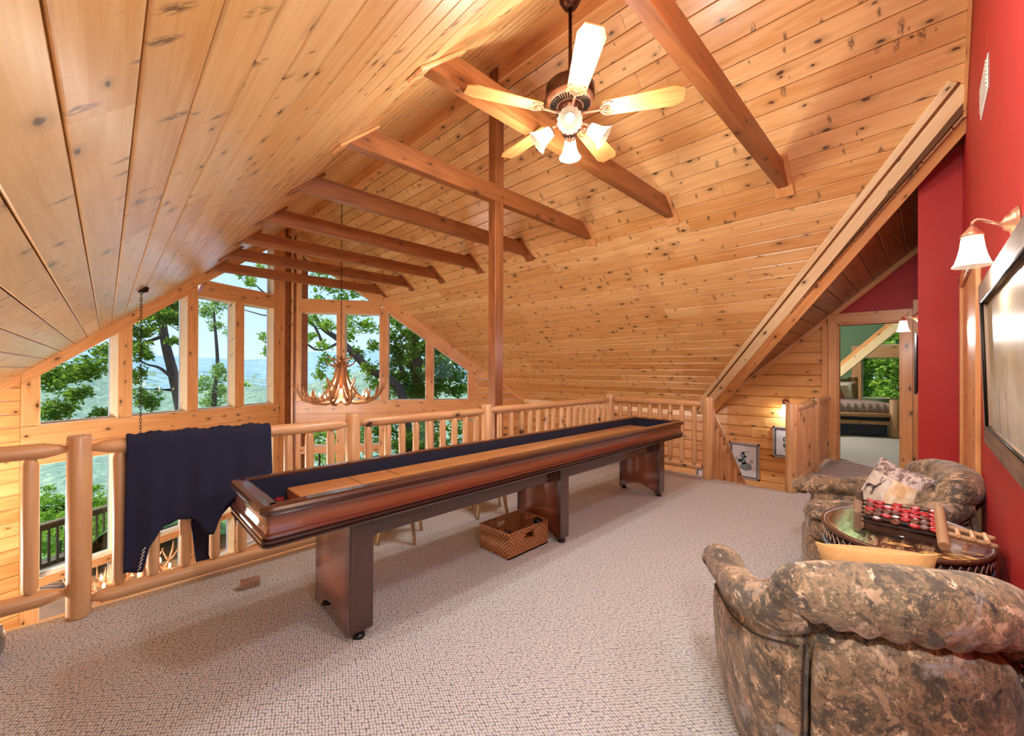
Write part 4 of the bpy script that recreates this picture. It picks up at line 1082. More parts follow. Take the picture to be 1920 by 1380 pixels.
def patch_pillow():
    t = NT('pillow_print'); co_, _ = t.objco(False); se = t.n('ShaderNodeSeparateXYZ'); t.l(co_, se.inputs[0]); n = t.noise(co_, 26, 6, .7); n2 = t.noise(co_, 12, 5, .6)
    light = t.mix(t.ramp(n,[(.45,(0,0,0)),(.6,(1,1,1))]), lin(214,206,196), lin(188,176,164))
    mauve = t.mix(t.ramp(n,[(.45,(0,0,0)),(.55,(1,1,1))]), lin(120,98,98), lin(200,190,184))
    tan = t.mix(t.ramp(n2,[(.4,(0,0,0)),(.6,(1,1,1))]), lin(196,160,116), lin(232,216,190))
    top = t.math('GREATER_THAN', se.outputs[1], .075)
    rgt = t.math('GREATER_THAN', se.outputs[0], .03)
    col = t.mix(rgt, light, tan); col = t.mix(top, col, mauve)
    low = t.math('MULTIPLY', t.math('LESS_THAN', se.outputs[1], -.13), t.math('GREATER_THAN', t.math('ADD', se.outputs[0], n2), .42)); col = t.mix(low, col, lin(104,78,72))
    return t.set(Base_Color=col, Roughness=.85)
def tan_pillow():
    t = NT('fawn_pillow'); co_, _ = t.objco(False); se = t.n('ShaderNodeSeparateXYZ'); t.l(co_, se.inputs[0])
    r = t.math('MULTIPLY', t.math('POWER', t.math('ABSOLUTE', t.math('MULTIPLY', se.outputs[0], 5)), 3), t.math('POWER', t.math('ABSOLUTE', t.math('MULTIPLY', se.outputs[1], 5)), 2))
    col = t.mix(t.ramp(t.math('ADD', r, t.math('MULTIPLY', t.noise(co_, 8), .2)), [(.35,(0,0,0)),(.75,(1,1,1))]), t.mix(t.noise(co_, 90), lin(190,140,84), lin(214,170,114)), lin(236,230,222))
    t.bump(t.noise(co_, 7, 3), .4, .02)
    return t.set(Base_Color=col, Roughness=.85)
def face(p, nrm, upv, roll=0):
    z = V(nrm).normalized(); x = V(upv).cross(z).normalized(); y = z.cross(x)
    return M(((x.x,y.x,z.x,p[0]),(x.y,y.y,z.y,p[1]),(x.z,y.z,z.z,p[2]),(0,0,0,1))) @ M.Rotation(roll, 4, 'Z')
Wd = face((3.51,.15,.64), (-.80,.62,.42), (0,0,1), radians(-12))
dp = thing('deer_pillow', 'square printed pillow with a deer patch on the far armchair', 'pillow', W=Wd)
pfn = pillow_fn(.172, .065)
obj('cover', pillow_mesh(pfn), patch_pillow(), dp, Wd)
mb = MB()
def on(u, v): p = pfn(u, v, 1); return (p.x, p.y, p.z+.0015)
def poly2(L, ox=-.42, oy=-.18, s=.30): mb.add([on(ox+x*s, oy+y*s) for x, y in L], [tuple(range(len(L)))])
poly2([(-.9,.1),(-.5,.35),(.3,.35),(.6,.5),(.75,.25),(.5,-.05),(-.7,-.12)])
for x in (-.78,-.55,.38,.55): poly2([(x-.07,.0),(x+.08,.0),(x+.05,-.85),(x-.04,-.85)])
poly2([(.5,.4),(.72,.85),(1.0,.95),(1.08,.80),(.88,.70),(.72,.30)])
for a in ((.8,.95,.65,1.6),(.65,1.35,.45,1.5),(.92,.95,1.1,1.6),(1.02,1.3,1.3,1.45),(.7,1.55,.62,1.8)):
    x0,y0,x1,y1 = a; poly2([(x0-.04,y0),(x0+.04,y0),(x1+.03,y1),(x1-.03,y1)])
obj('printed_deer', mb, plain('deer_ink', (74,58,56), .9), dp, Wd, kind='stuff')
Wt = face((1.80,.115,.695), (.90,.22,.36), (0,0,1), radians(-7))
tp = thing('fawn_pillow', 'fawn brown pillow with pale corners, top edge showing behind the foreground armchair\'s back roll', 'pillow', W=Wt)
obj('cover', pillow_mesh(pillow_fn(.148,.062)), tan_pillow(), tp, Wt)

# ------------------------------------------------------------------ painted drum table with the log checkers rack
DX, DY, DZ = 2.67, .085, .65
Wm = M.Translation((DX,DY,0)) @ M.Rotation(radians(0), 4, 'Z')
def drum_top():
    t = NT('painted_drumhead'); co_, _ = t.objco(False); se = t.n('ShaderNodeSeparateXYZ'); t.l(co_, se.inputs[0])
    st = t.noise(t.mapv(co_, (7, 30, 1), rot=(0,0,.5)), 1, 6, .7, .6)
    br = t.ramp(st, [(.35, lin(40,24,18)), (.5, lin(96,62,44)), (.6, lin(168,132,100)), (.68, lin(60,38,28))])
    gr = t.ramp(st, [(.35, lin(96,128,96)), (.6, lin(168,206,156))])
    g = t.ramp(t.math('ADD', se.outputs[1], t.math('MULTIPLY', t.math('SUBTRACT', st, .5), .25)), [(.10,(0,0,0)),(.16,(1,1,1)),(.24,(1,1,1)),(.27,(0,0,0))])
    col = t.mix(g, br, gr)
    t.bump(st, .25, .006)
    return t.set(Base_Color=col, Roughness=.22, Coat_Weight=.7, Coat_Roughness=.08)
dt = thing('drum_table', 'round painted drum table with zigzag laced sides between the two armchairs', 'table', W=Wm)
sx_, sy_ = 1.06, .88
El = Wm @ M.Diagonal((sx_, sy_, 1, 1))
obj('drumhead', MB().lathe([(.02,DZ),(.30,DZ),(.322,DZ-.004),(.328,DZ-.016)], 56), drum_top(), dt, El)
obj('rim_hoop', MB().lathe([(.322,DZ-.002),(.332,DZ+.004),(.340,DZ-.004),(.338,DZ-.018),(.326,DZ-.018)], 56), plain('hoop', (92,58,40), .35, noise=.4, nscale=40), dt, El)
obj('drum_body', MB().lathe([(.326,DZ-.016),(.325,DZ-.10),(.28,DZ-.30),(.245,.14),(.25,.02),(.24,.0)], 56), plain('drum_side', (38,30,36), .4, noise=.3, nscale=12), dt, El)
m = MB(); n = 56
m.tube([((.330-.002*(i%2))*cos(pi*i/n), (.330-.002*(i%2))*sin(pi*i/n), DZ-.022-.045*(i%2)) for i in range(2*n+1)], .0035, 5)
obj('zigzag_lacing', m, plain('lacing', (216,186,166), .7), dt, El)
m = MB(); m.tube([(.3275*cos(pi*i/n), .3275*sin(pi*i/n), DZ-.085-.018*(i%2)) for i in range(2*n+1)], .003, 5)
obj('lower_lacing', m, plain('lacing_blue', (150,170,190), .7), dt, El)
for (x, y, a, s) in ((2.43,.085,.3,1),(2.41,-.015,.5,.8),(2.46,-.10,.2,1.1),(2.41,-.085,.5,1.1),(2.53,-.13,.1,.9)):
    W = M.Translation((x,y,DZ+.0006)) @ M.Rotation(a+pi/2, 4, 'Z'); mb = MB()
    L = [(-.05,0),(-.025,.018),(.0,.012),(.03,.016),(.05,0),(.02,-.014),(-.02,-.016)]
    H = [(-.018,0),(-.004,.005),(.014,.003),(.016,-.003),(-.004,-.005)]
    n = len(L); mb.add([(p[0]*s,p[1]*s,0) for p in L], [tuple(range(n))])
    pl2 = obj('painted_leaf', mb, plain('leaf_paint', (206,160,96), .4), dt, W)
    mb = MB(); mb.add([(p[0]*s,p[1]*s,.0004) for p in H], [tuple(range(5))]); obj('leaf_eye', mb, DARKDISC, pl2, W)
# rack
rk = thing('checkers_rack', 'rustic log rack holding rows of red and dark checkers on the drum table', 'game', (2.62,.085,DZ))
K_ = M.Translation((0,0,.05)) @ M.Diagonal((.932,.932,1,1))
K = lambda *p: tuple(K_ @ V(p))
def rz_(x): return .640 + .16*(x-2.67)
logpiece('log_crossbar', K(2.655,.235,.632), K(2.955,.262,.680), .020, GREYW, rk, seed=1)
logpiece('log_crossbar', K(2.565,-.055,.645), K(2.955,-.045,.705), .019, LOG2, rk, seed=2)
logpiece('log_upright', K(2.66,.240,DZ-.048), K(2.66,.240,.70), .014, GREYW, rk, seed=1)
logpiece('log_upright', K(2.93,.255,DZ-.048), K(2.93,.255,.74), .014, GREYW, rk, seed=2)
m = MB(); T = frame(K(2.67,.225,rz_(2.67)-.012),K(2.94,.225,rz_(2.94)-.012)); m.box((0,-.252,-.008),(.252,.0,.0), T); obj('back_board', m, plain('rack_board', (58,36,26), .5), rk)
for i in range(6):
    x = 2.675+.05*i; logpiece('wire_rod', K(x,.24,rz_(x)+.012), K(x,-.05,rz_(x)+.012), .0035, IRON, rk, seed=0, n=6)
for a, b, e2 in ((2.80,2.80,-.215),(2.68,2.68,-.215)): logpiece('dowel_rail', K(a,-.07,.668), K(b,e2,.655), .0115, LOG2, rk, seed=1)
for y in (-.10,-.145,-.185): logpiece('dowel_rung', K(2.665,y,.672-.0*y), K(2.815,y,.664), .0085, LOG, rk, seed=2)
disc_me = {}
for kname, mt in (('red', REDDISC), ('dark', DARKDISC)): disc_me[kname] = MB().lathe([(.012,-.006),(.0175,-.0055),(.019,0),(.0175,.0055),(.012,.006)], 16).mesh('checker', mt)
rows = ['rr..r...', 'rrrrrrrr', 'drdrrrdr', 'ddrdrddr', 'rddddrrr']
rows = ['rr.r.r.r', 'drrrrrrr', 'rdddrrdr', 'ddrdrddr', '.d.d.rdr']
q = random.Random(2)
for i, rw in enumerate(reversed(rows)):
    x = 2.70+.05*i
    for j, ch in enumerate(rw):
        if ch == '.': continue
        y = .205 - .0335*j
        o = link('checker', disc_me['red' if ch == 'r' else 'dark'], None, M.Translation(K(x+.008,y,rz_(x)+.022)) @ M.Rotation(radians(q.uniform(-16,-4)), 4, 'Y') @ M.Rotation(radians(q.uniform(-8,8)), 4, 'X'),
                 label='%s checker in the %s row of the log rack, %s from its left end' % ('red' if ch == 'r' else 'dark', ('lowest','fourth','middle','second','top')[i], ('first','second','third','fourth','fifth','sixth','seventh','eighth')[j]), category='checker', group=('red' if ch == 'r' else 'dark') + ' checkers in the log rack')

# ------------------------------------------------------------------ bedroom beyond the door
BX = 15.2
struct('floor_bedroom', MB().box((XE+.1501,-2.5,-.2),(BX+.2,5.5,-.002)), CARPET)
wb = MB(); wb.box((BX,-2.5,0),(BX+.15,-.40,3.4)); wb.box((BX,-.40,0),(BX+.15,1.29,.62)); wb.box((BX,1.29,0),(BX+.15,5.5,3.4)); wb.box((BX,.3,2.75),(BX+.15,1.3,3.4)); wb.box((BX,-.4,2.9),(BX+.15,.3,3.4))
wb.prism([(1.29,2.10),(1.09,2.10),(.30,2.93),(1.29,2.93)], BX, BX+.15, axes='yz')
wbf = struct('wall_bedroom', wb, GREEN)
EB = Wall((BX,0,0), (0,1,0), (-1,0,0))
piece('casing_board', EB, [(1.29,.55),(1.50,.55),(1.50,2.1),(1.29,2.1)], pi/2, PINE2, wbf, .02, .02)
piece('transom_board', EB, [(-.4,1.76),(1.29,1.76),(1.29,2.08),(-.4,2.08)], 0, PINE2, wbf, .03, .10)
window(EB, [(-.40,.62),(1.29,.62),(1.29,1.76),(-.40,1.76)]); window(EB, [(-.40,2.10),(1.09,2.10),(.30,2.93),(-.40,2.93)])
struct('wall_bedroom_west', MB().box((XE+.141,-2.6,0),(XE+.15,.249,3.0)).box((XE+.141,.976,0),(XE+.15,5.6,3.0)).box((XE+.141,.249,2.11),(XE+.15,.976,3.0)), GREEN)
struct('wall_bedroom_side', MB().box((XE+.15,-2.6,0),(BX,-2.5,3.4)).box((XE+.15,5.5,0),(BX,5.6,3.4)), GREEN)
cb_ = struct('ceiling_bedroom', MB().box((XE+.15,-2.6,2.98),(BX+.2,5.6,3.08)), DARKGAP)
for i in range(24):
    y = -.9+.19*i; link('plank', plank_mesh(BX-XE-.2, .186, .02, PINE, c=.008), cb_, frame((XE+.17,y,2.955),(BX-.01,y,2.955),(0,0,-1)))
t5 = board('trim_5', (13.2,2.2,.62), (13.2,.02,2.93), .17, .20, PALE, None, (-1,0,0)); t5['kind'] = 'structure'
t6 = board('trim_6', (13.31,2.37,.64), (13.31,.20,2.93), .10, .30, PINE2, None, (-1,0,0)); t6['kind'] = 'structure'
WB = M.Translation((11.62,.44,0)) @ M.Rotation(radians(25), 4, 'Z')
bed = thing('log_bed', 'rustic log bed with dark skirt and ribbed grey coverlet, seen through the bedroom door', 'bed', W=WB)
for x, y, h in ((0,0,.79),(0,1.55,.79),(2.05,0,1.22),(2.05,1.55,1.22)):
    p = WB @ V((x,y,0)); logpiece('bed_post', p, p+V((0,0,h)), .10, LOG2, bed, n=14)
for x, z in ((0,.46),(0,.30),(2.05,1.12),(2.05,.80)): logpiece('bed_rail', WB @ V((x,.04,z)), WB @ V((x,1.5,z)), .045 if x == 0 else .06, LOG2, bed, .06, .06, .5)
for y in (0,1.55): logpiece('bed_rail', WB @ V((.06,y,.36)), WB @ V((2.0,y,.36)), .05, LOG2, bed, .06, .06, .5)
obj('bed_skirt', MB().box((.10,.10,.02),(1.95,1.45,.42)), plain('skirt', (58,62,76), .9, noise=.4, nscale=7), bed, WB)
mb = MB(); rings = []
for i in range(61):
    y = .02+1.51*i/60; f = .012*sin(i*pi/2.5)
    rings.append([V((.07-f*.6,y,.43)), V((.05-f,y,.62)), V((.09,y,.70+f*.5)), V((.5,y,.71+f*.5)), V((1.98,y,.70)), V((2.0,y,.45))])
mb.loft(rings); obj('coverlet', mb, plain('coverlet', (150,134,132), .85, noise=.15, nscale=12), bed, WB)
def bpillow(x, y, z, col1, col2, label, rl):
    W = WB @ M.Translation((x,y,z)) @ M.Rotation(radians(-62), 4, 'Y') @ M.Rotation(radians(90+rl), 4, 'Z')
    t = thing('bed_pillow', label, 'pillow', W=W, group=None)
    obj('cover', pillow_mesh(pillow_fn(.27,.09), 10), plain('pillow_'+label.split()[0], col1, .85, noise=.3, nscale=9), t, W)
    if col2:
        f = pillow_fn(.27,.09); mb = MB(); n = 6
        vs = [f(-.62+1.24*i/n, -.62+1.24*j/n, 1)+V((0,0,.002)) for i in range(n+1) for j in range(n+1)]
        mb.add(vs, [(i*(n+1)+j, i*(n+1)+j+1, (i+1)*(n+1)+j+1, (i+1)*(n+1)+j) for i in range(n) for j in range(n)], True)
        obj('centre_panel', mb, col2, t, W)
bpillow(1.52,.66,.90,(160,92,58), plain('leafy_panel', (96,112,116), .85, noise=.8, nscale=16), 'rust pillow with a blue leafy panel propped on the bed', 4)
bpillow(1.80,.34,.90,(226,224,214), None, 'white pillow propped at the head of the bed beside the rust one', -6)
bpillow(1.84,1.0,.92,(200,190,180), None, 'pale pillow behind the rust pillow on the bed', 0)

# ------------------------------------------------------------------ great room below the loft
def sofa():
    W = M.Translation((2.95,8.75,ZLOW)) @ M.Rotation(radians(28), 4, 'Z')
    t = thing('white_sofa', 'pale pinkish white sofa in the great room below, glimpsed under the railing', 'sofa', W=W)
    cl = plain('pale_upholstery', (226,206,206), .85)
    obj('sofa_base', superq((0,0,.22), (1.0,.42,.20), .2, .25), cl, t, W)
    obj('backrest', superq((0,.36,.52), (1.0,.14,.34), .3, .3), cl, t, W)
    for x in (-.92,.92): obj('armrest', superq((x,0,.40), (.14,.42,.26), .35, .35), cl, t, W)
    for x in (-.42,.42): obj('seat_cushion', superq((x,-.04,.48), (.41,.36,.10), .35, .3), cl, t, W)
    for x in (-.85,-.6,.6,.85): obj('leg', MB().lathe([(.03,0),(.035,.05)], 10, M.Translation((x,-.3,0))), LOG2, t, W)
sofa()
W = M.Translation((3.05,7.55,ZLOW))
st_ = thing('side_table', 'small dark wooden side table in the great room below', 'table', W=W)
obj('table_top', MB().lathe([(.01,.56),(.30,.56),(.30,.59),(.01,.595)], 28), MAHOG, st_, W)
for a in range(3): obj('leg', MB().tube([(.2*cos(a*2.1),.2*sin(a*2.1),.56),(.26*cos(a*2.1),.26*sin(a*2.1),0)], .02, 8), MAHOG, st_, W)
W = M.Translation((3.05,7.55,ZLOW+.597))
ln = thing('red_lantern', 'dark lantern with red glass on the side table below the loft', 'lantern', W=W)
obj('lantern_base', MB().lathe([(.07,0),(.075,.02),(.06,.035)], 16), IRON, ln, W)
obj('glass', MB().lathe([(.055,.035),(.065,.09),(.05,.16)], 16), REDDISC, ln, W)
obj('cap', MB().lathe([(.06,.16),(.065,.175),(.02,.22),(.012,.25)], 16), IRON, ln, W)
W = M.Translation((.62,8.25,ZLOW)) @ M.Rotation(radians(200), 4, 'Z')
wc = thing('windsor_chair', 'wooden spindle back chair in the great room below, its back seen under the rail', 'chair', W=W)
obj('seat', superq((0,0,.44), (.22,.21,.022), .4, .5), LOG, wc, W)
for x, y in ((-.15,-.15),(.15,-.15),(-.15,.15),(.15,.15)): obj('leg', MB().tube([(x,y,.43),(x*1.25,y*1.25,0)], [.018,.013], 8), LOG, wc, W)
for i in range(7):
    u = -.17+.34*i/6; obj('spindle', MB().tube([(u*.8,.17,.45),(u*1.1,.24,.88-.3*u*u*8)], .007, 6), IRON, wc, W)
obj('bow', MB().tube(catmull([(-.20,.17,.45),(-.23,.22,.68),(-.14,.25,.87),(0,.255,.93),(.14,.25,.87),(.23,.22,.68),(.20,.17,.45)], 5), .013, 8), LOG, wc, W)

# ------------------------------------------------------------------ outside: deck, hills, trees
dk = thing('deck', 'weathered brown wooden deck outside the gable windows', 'deck', (0,11,-2.85))
u = V((.83,.56,0)).normalized(); vv = V((-u.y,u.x,0)); o0 = V((-3.2,8.2,-2.87))
for i in range(24):
    p = o0 + vv*(.145*i) ; board('deck_board', p, p+u*6.6, .137, .03, DECKW, dk)
u2 = V((.83,-.56,0)).normalized(); v2 = V((.56,.83,0)).normalized(); o1 = V((3.0,12.3,-2.90))
for i in range(22):
    p = o1 + v2*(.145*i) ; board('deck_board', p, p+u2*6.2, .137, .03, DECKW, dk)
dr = thing('deck_railing', 'weathered brown deck railing with square balusters beyond the lower windows', 'railing', (0,12.8,-2.85))
a0 = V((-3.4,10.55,0)); a1 = V((2.3,14.5,0)); dd = (a1-a0).normalized(); Ld = (a1-a0).length
board('top_rail', a0+V((0,0,-1.70)), a1+V((0,0,-1.70)), .14, .04, DECKW, dr)
board('under_rail', a0+V((0,0,-1.78)), a1+V((0,0,-1.78)), .04, .09, DECKW, dr)
board('bottom_rail', a0+V((0,0,-2.52)), a1+V((0,0,-2.52)), .04, .09, DECKW, dr)
board('rim_board', a0+V((0,0,-2.80)), a1+V((0,0,-2.80)), .05, .24, DECKW, dr)
x = .05; i = 0
while x < Ld:
    p = a0+dd*x
    if i % 13 == 0: board('post', p+V((0,0,-2.9)), p+V((0,0,-1.62)), .10, .10, DECKW, dr, (dd.y,-dd.x,0))
    else: board('baluster', p+V((0,0,-2.5)), p+V((0,0,-1.8)), .035, .035, DECKW, dr, (dd.y,-dd.x,0))
    x += .135; i += 1

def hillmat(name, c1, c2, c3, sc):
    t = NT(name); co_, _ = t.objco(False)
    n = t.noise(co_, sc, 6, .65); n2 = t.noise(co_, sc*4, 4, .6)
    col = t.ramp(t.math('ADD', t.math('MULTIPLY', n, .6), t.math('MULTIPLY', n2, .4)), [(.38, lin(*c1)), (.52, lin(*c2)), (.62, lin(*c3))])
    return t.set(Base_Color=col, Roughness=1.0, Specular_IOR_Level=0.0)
rs = np.random.RandomState(4)
def terrain(name, d0, d1, nd, hf, mat, bumpy, label, cat):
    nth = 170; th = np.linspace(radians(5), radians(175), nth); d = d0*(d1/d0)**np.linspace(0,1,nd)
    TH, D = np.meshgrid(th, d, indexing='ij'); Hh = hf(TH, D) + rs.uniform(-1,1,TH.shape)*bumpy*D/200
    v = np.stack([D*np.cos(TH), D*np.sin(TH), Hh], -1).reshape(-1,3)
    mb = MB(); mb.v = [tuple(p) for p in v]
    for i in range(nth-1):
        for j in range(nd-1): mb.f.append((i*nd+j,(i+1)*nd+j,(i+1)*nd+j+1,i*nd+j+1)); mb.sm.append(True); mb.mi.append(0)
    return obj(name, mb, mat, None, None, label=label, category=cat, kind='structure')
def h_near(t, d): return np.interp(d, [12,18,40,90,200,330], [-3.6,-6,-16,-34,-58,-72]) + 2.0*np.sin(t*9+d*.05)
def h_mid(t, d): return np.interp(d, [300,420,560,760], [-70,-60,-34,-4]) + 6*np.sin(t*11+d*.012) + 3*np.sin(t*27+2)
def h_far(t, d): return np.interp(d, [650,800,1000,1200], [-24,6,34,40]) + (np.clip(d-650,0,450)/450)*(14*np.sin(t*7+1.0)+7*np.sin(t*17)+3*np.sin(t*41)) + np.clip(d-650,0,400)/400*np.where(t>1.75, 14*np.sin((t-1.75)*3), 0)
terrain('hillside', 12, 330, 80, h_near, hillmat('hill_forest', (52,84,52), (92,124,74), (134,158,96), .12), 1.6, 'green forested slope just below the house', 'hillside')
terrain('valley', 300, 760, 60, h_mid, hillmat('valley_forest_hazed', (112,136,118), (138,158,134), (172,184,146), .10), 1.0, 'hazy green wooded valley beyond the slope', 'valley')  # distance haze painted into these paler greens
terrain('mountain', 650, 1200, 50, h_far, hillmat('far_mountain_hazed', (138,164,178), (150,176,188), (160,184,194), .035), .7, 'hazy blue mountain ridge on the horizon', 'mountain')  # pale blue base colour stands in for the haze of distance
TREE_CL = {"left":[[-1.59,23.6,0.89,0.86],[-1.01,22.85,1.2,0.81],[-0.5,22.26,1.51,0.81],[-0.08,23.68,2.17,0.61],[-1.32,23.78,-0.05,0.83],[-0.22,23.45,-0.42,0.52],[-0.69,21.78,0.53,0.59],[-1.85,25.29,1.83,0.54],[0.96,21.71,2.88,0.67],[1.26,20.1,3.39,0.75],[1.82,21.05,4.0,0.68],[1.93,19.94,3.24,0.53],[0.95,20.35,2.0,0.63],[0.76,20.21,1.12,0.5],[1.24,22.81,0.19,0.67],[1.9,20.39,2.45,0.41],[1.55,22.28,4.61,0.66],[2.12,21.06,4.63,0.64],[0.21,21.58,3.22,0.81],[-0.01,22.92,4.16,0.85],[-1.59,24.61,2.04,0.43]],"pale":[[4.75,33.42,5.14,0.92],[5.0,30.51,5.31,0.79],[4.9,32.12,4.1,0.62],[5.05,29.0,3.57,0.44],[4.42,32.89,0.4,0.9],[4.7,29.68,0.95,0.95],[5.64,31.32,-0.44,0.61],[4.7,31.9,-0.6,0.88],[5.3,32.71,-0.15,0.77]],"mid":[[5.29,15.41,3.19,0.5],[5.27,13.96,2.88,0.46],[4.78,14.51,2.46,0.28],[5.03,13.95,2.21,0.32],[5.6,15.12,1.62,0.42],[5.44,15.38,1.2,0.38],[5.41,14.13,0.85,0.4],[6.52,15.34,3.25,0.52],[7.02,14.85,2.95,0.57],[7.2,14.59,2.28,0.48],[6.5,14.68,1.98,0.51],[6.68,14.02,1.43,0.46],[6.38,15.01,2.58,0.43],[5.44,13.41,1.25,0.35],[6.91,13.96,0.86,0.42],[3.82,15.81,2.47,0.27],[3.88,15.76,1.97,0.24],[3.54,16.5,4.53,0.37],[3.73,15.57,4.67,0.36],[3.26,16.66,4.7,0.22],[3.55,17.06,0.81,0.13],[5.24,15.02,3.86,0.49],[5.85,14.45,3.87,0.49],[6.66,14.53,3.68,0.51],[5.1,15.41,4.65,0.49],[5.56,14.89,4.45,0.53],[5.92,13.95,4.09,0.48],[5.07,15.06,5.15,0.48],[5.2,14.17,4.83,0.36]],"right":[[8.06,14.94,3.35,0.51],[7.54,13.74,2.69,0.47],[7.53,13.95,2.19,0.48],[7.53,13.7,1.67,0.47],[7.76,14.36,1.15,0.49],[8.0,14.56,0.61,0.5],[7.53,13.26,3.16,0.46],[7.88,13.64,2.71,0.48],[7.69,13.53,2.18,0.47],[8.31,14.37,1.69,0.5],[8.47,14.89,1.14,0.52],[8.47,14.64,0.59,0.51],[8.06,13.49,3.23,0.48],[7.7,12.68,2.64,0.45],[7.65,12.8,2.15,0.45],[8.81,14.5,1.7,0.52],[8.24,13.78,1.16,0.49],[8.24,13.55,0.64,0.48],[8.11,12.91,3.18,0.47],[8.5,13.31,2.73,0.48],[8.67,13.81,2.23,0.5],[9.17,14.35,1.71,0.52],[9.07,14.42,1.14,0.52],[8.57,13.41,0.63,0.49],[9.22,13.98,3.37,0.51],[9.23,13.76,2.8,0.51],[9.1,13.79,2.25,0.51],[8.88,13.24,1.69,0.49],[8.88,13.45,1.16,0.49],[8.66,12.9,0.65,0.48],[9.15,12.99,2.75,0.49],[9.17,13.23,2.23,0.5],[8.59,12.2,1.67,0.46],[8.9,12.84,1.16,0.48],[9.56,13.57,0.59,0.51],[9.24,12.5,2.73,0.48],[9.71,13.36,2.25,0.51],[8.69,11.76,1.67,0.45],[9.93,13.64,1.14,0.52],[8.85,11.97,0.68,0.46],[9.67,12.67,2.23,0.49],[9.09,11.72,1.67,0.46],[9.16,11.99,1.17,0.47],[9.51,12.26,0.64,0.48],[10.11,12.64,2.25,0.5],[10.17,12.51,1.7,0.5],[9.87,12.32,1.16,0.49],[9.17,11.27,0.69,0.45]],"bushR":[[5.16,14.73,-0.41,0.4],[4.6,13.13,-0.57,0.36],[4.51,12.86,-0.88,0.35],[4.77,13.6,-1.39,0.37],[4.78,12.59,-0.18,0.35],[5.08,13.37,-0.65,0.37],[4.87,12.81,-0.92,0.36],[5.33,14.04,-1.54,0.39],[5.24,12.78,-0.23,0.37],[5.95,14.51,-0.87,0.42],[5.93,14.45,-1.28,0.41],[5.54,13.49,-1.48,0.39],[5.61,12.69,-0.26,0.37],[5.43,12.29,-0.57,0.36],[5.42,12.26,-0.92,0.36],[6.22,14.06,-1.67,0.41],[4.71,15.2,-0.6,0.4],[4.52,14.06,-0.98,0.38],[4.14,13.35,-1.32,0.32]],"bushR2":[[6.35,13.41,-0.3,0.4],[6.49,13.69,-0.78,0.41],[6.14,12.95,-1.09,0.39],[6.1,12.86,-1.49,0.38],[6.5,12.71,-0.25,0.39],[7.16,13.98,-0.88,0.43],[6.54,12.77,-1.11,0.39],[6.13,11.97,-1.36,0.37],[7.57,13.72,-0.43,0.43],[7.35,13.32,-0.83,0.42],[7.16,12.97,-1.22,0.41],[6.76,12.26,-1.49,0.39],[7.98,13.45,-0.44,0.43],[7.28,12.26,-0.71,0.4],[7.68,12.93,-1.28,0.42],[7.09,11.94,-1.49,0.39],[7.91,12.41,-0.34,0.41],[7.23,11.33,-0.6,0.38],[7.97,12.5,-1.26,0.41],[7.52,11.78,-1.53,0.39],[8.34,12.18,-0.36,0.42],[8.26,12.07,-0.79,0.41],[8.11,11.84,-1.19,0.4],[8.04,11.74,-1.6,0.4],[8.89,12.11,-0.39,0.43],[7.73,10.52,-0.56,0.37],[8.8,11.99,-1.3,0.42],[8.34,11.36,-1.59,0.4],[8.35,10.61,-0.22,0.38],[8.9,11.31,-0.77,0.41],[9.27,11.78,-1.33,0.43],[9.46,12.02,-1.86,0.43]],"bushL":[[-2.09,25.02,-3.91,0.51],[-1.93,23.15,-4.06,0.47],[-1.94,23.35,-4.66,0.48],[-1.92,23.08,-5.14,0.47],[-1.66,23.7,-3.7,0.49],[-1.69,24.18,-4.38,0.5],[-1.56,22.28,-4.47,0.46],[-1.61,23.06,-5.23,0.48],[-1.26,22.41,-3.49,0.47],[-1.34,23.95,-4.41,0.5],[-1.38,24.67,-5.19,0.52],[-1.36,24.39,-5.71,0.51],[-0.94,22.43,-3.57,0.48],[-0.89,21.21,-3.82,0.45],[-0.89,21.28,-4.37,0.45],[-1.01,24.25,-5.77,0.52],[-0.61,22.56,-3.67,0.49],[-0.6,22.32,-4.18,0.48],[-0.58,21.55,-4.53,0.47],[-0.6,22.34,-5.31,0.48],[-0.27,22.69,-3.78,0.5],[-0.28,23.73,-4.62,0.52],[-0.28,23.7,-5.22,0.52],[-0.26,22.17,-5.36,0.49],[0.08,23.06,-3.94,0.51],[0.09,22.84,-4.48,0.51],[0.09,22.75,-5.05,0.51],[0.09,21.98,-5.4,0.49],[-1.59,23.83,-3.33,0.33],[-0.33,21.81,-3.06,0.36]]}
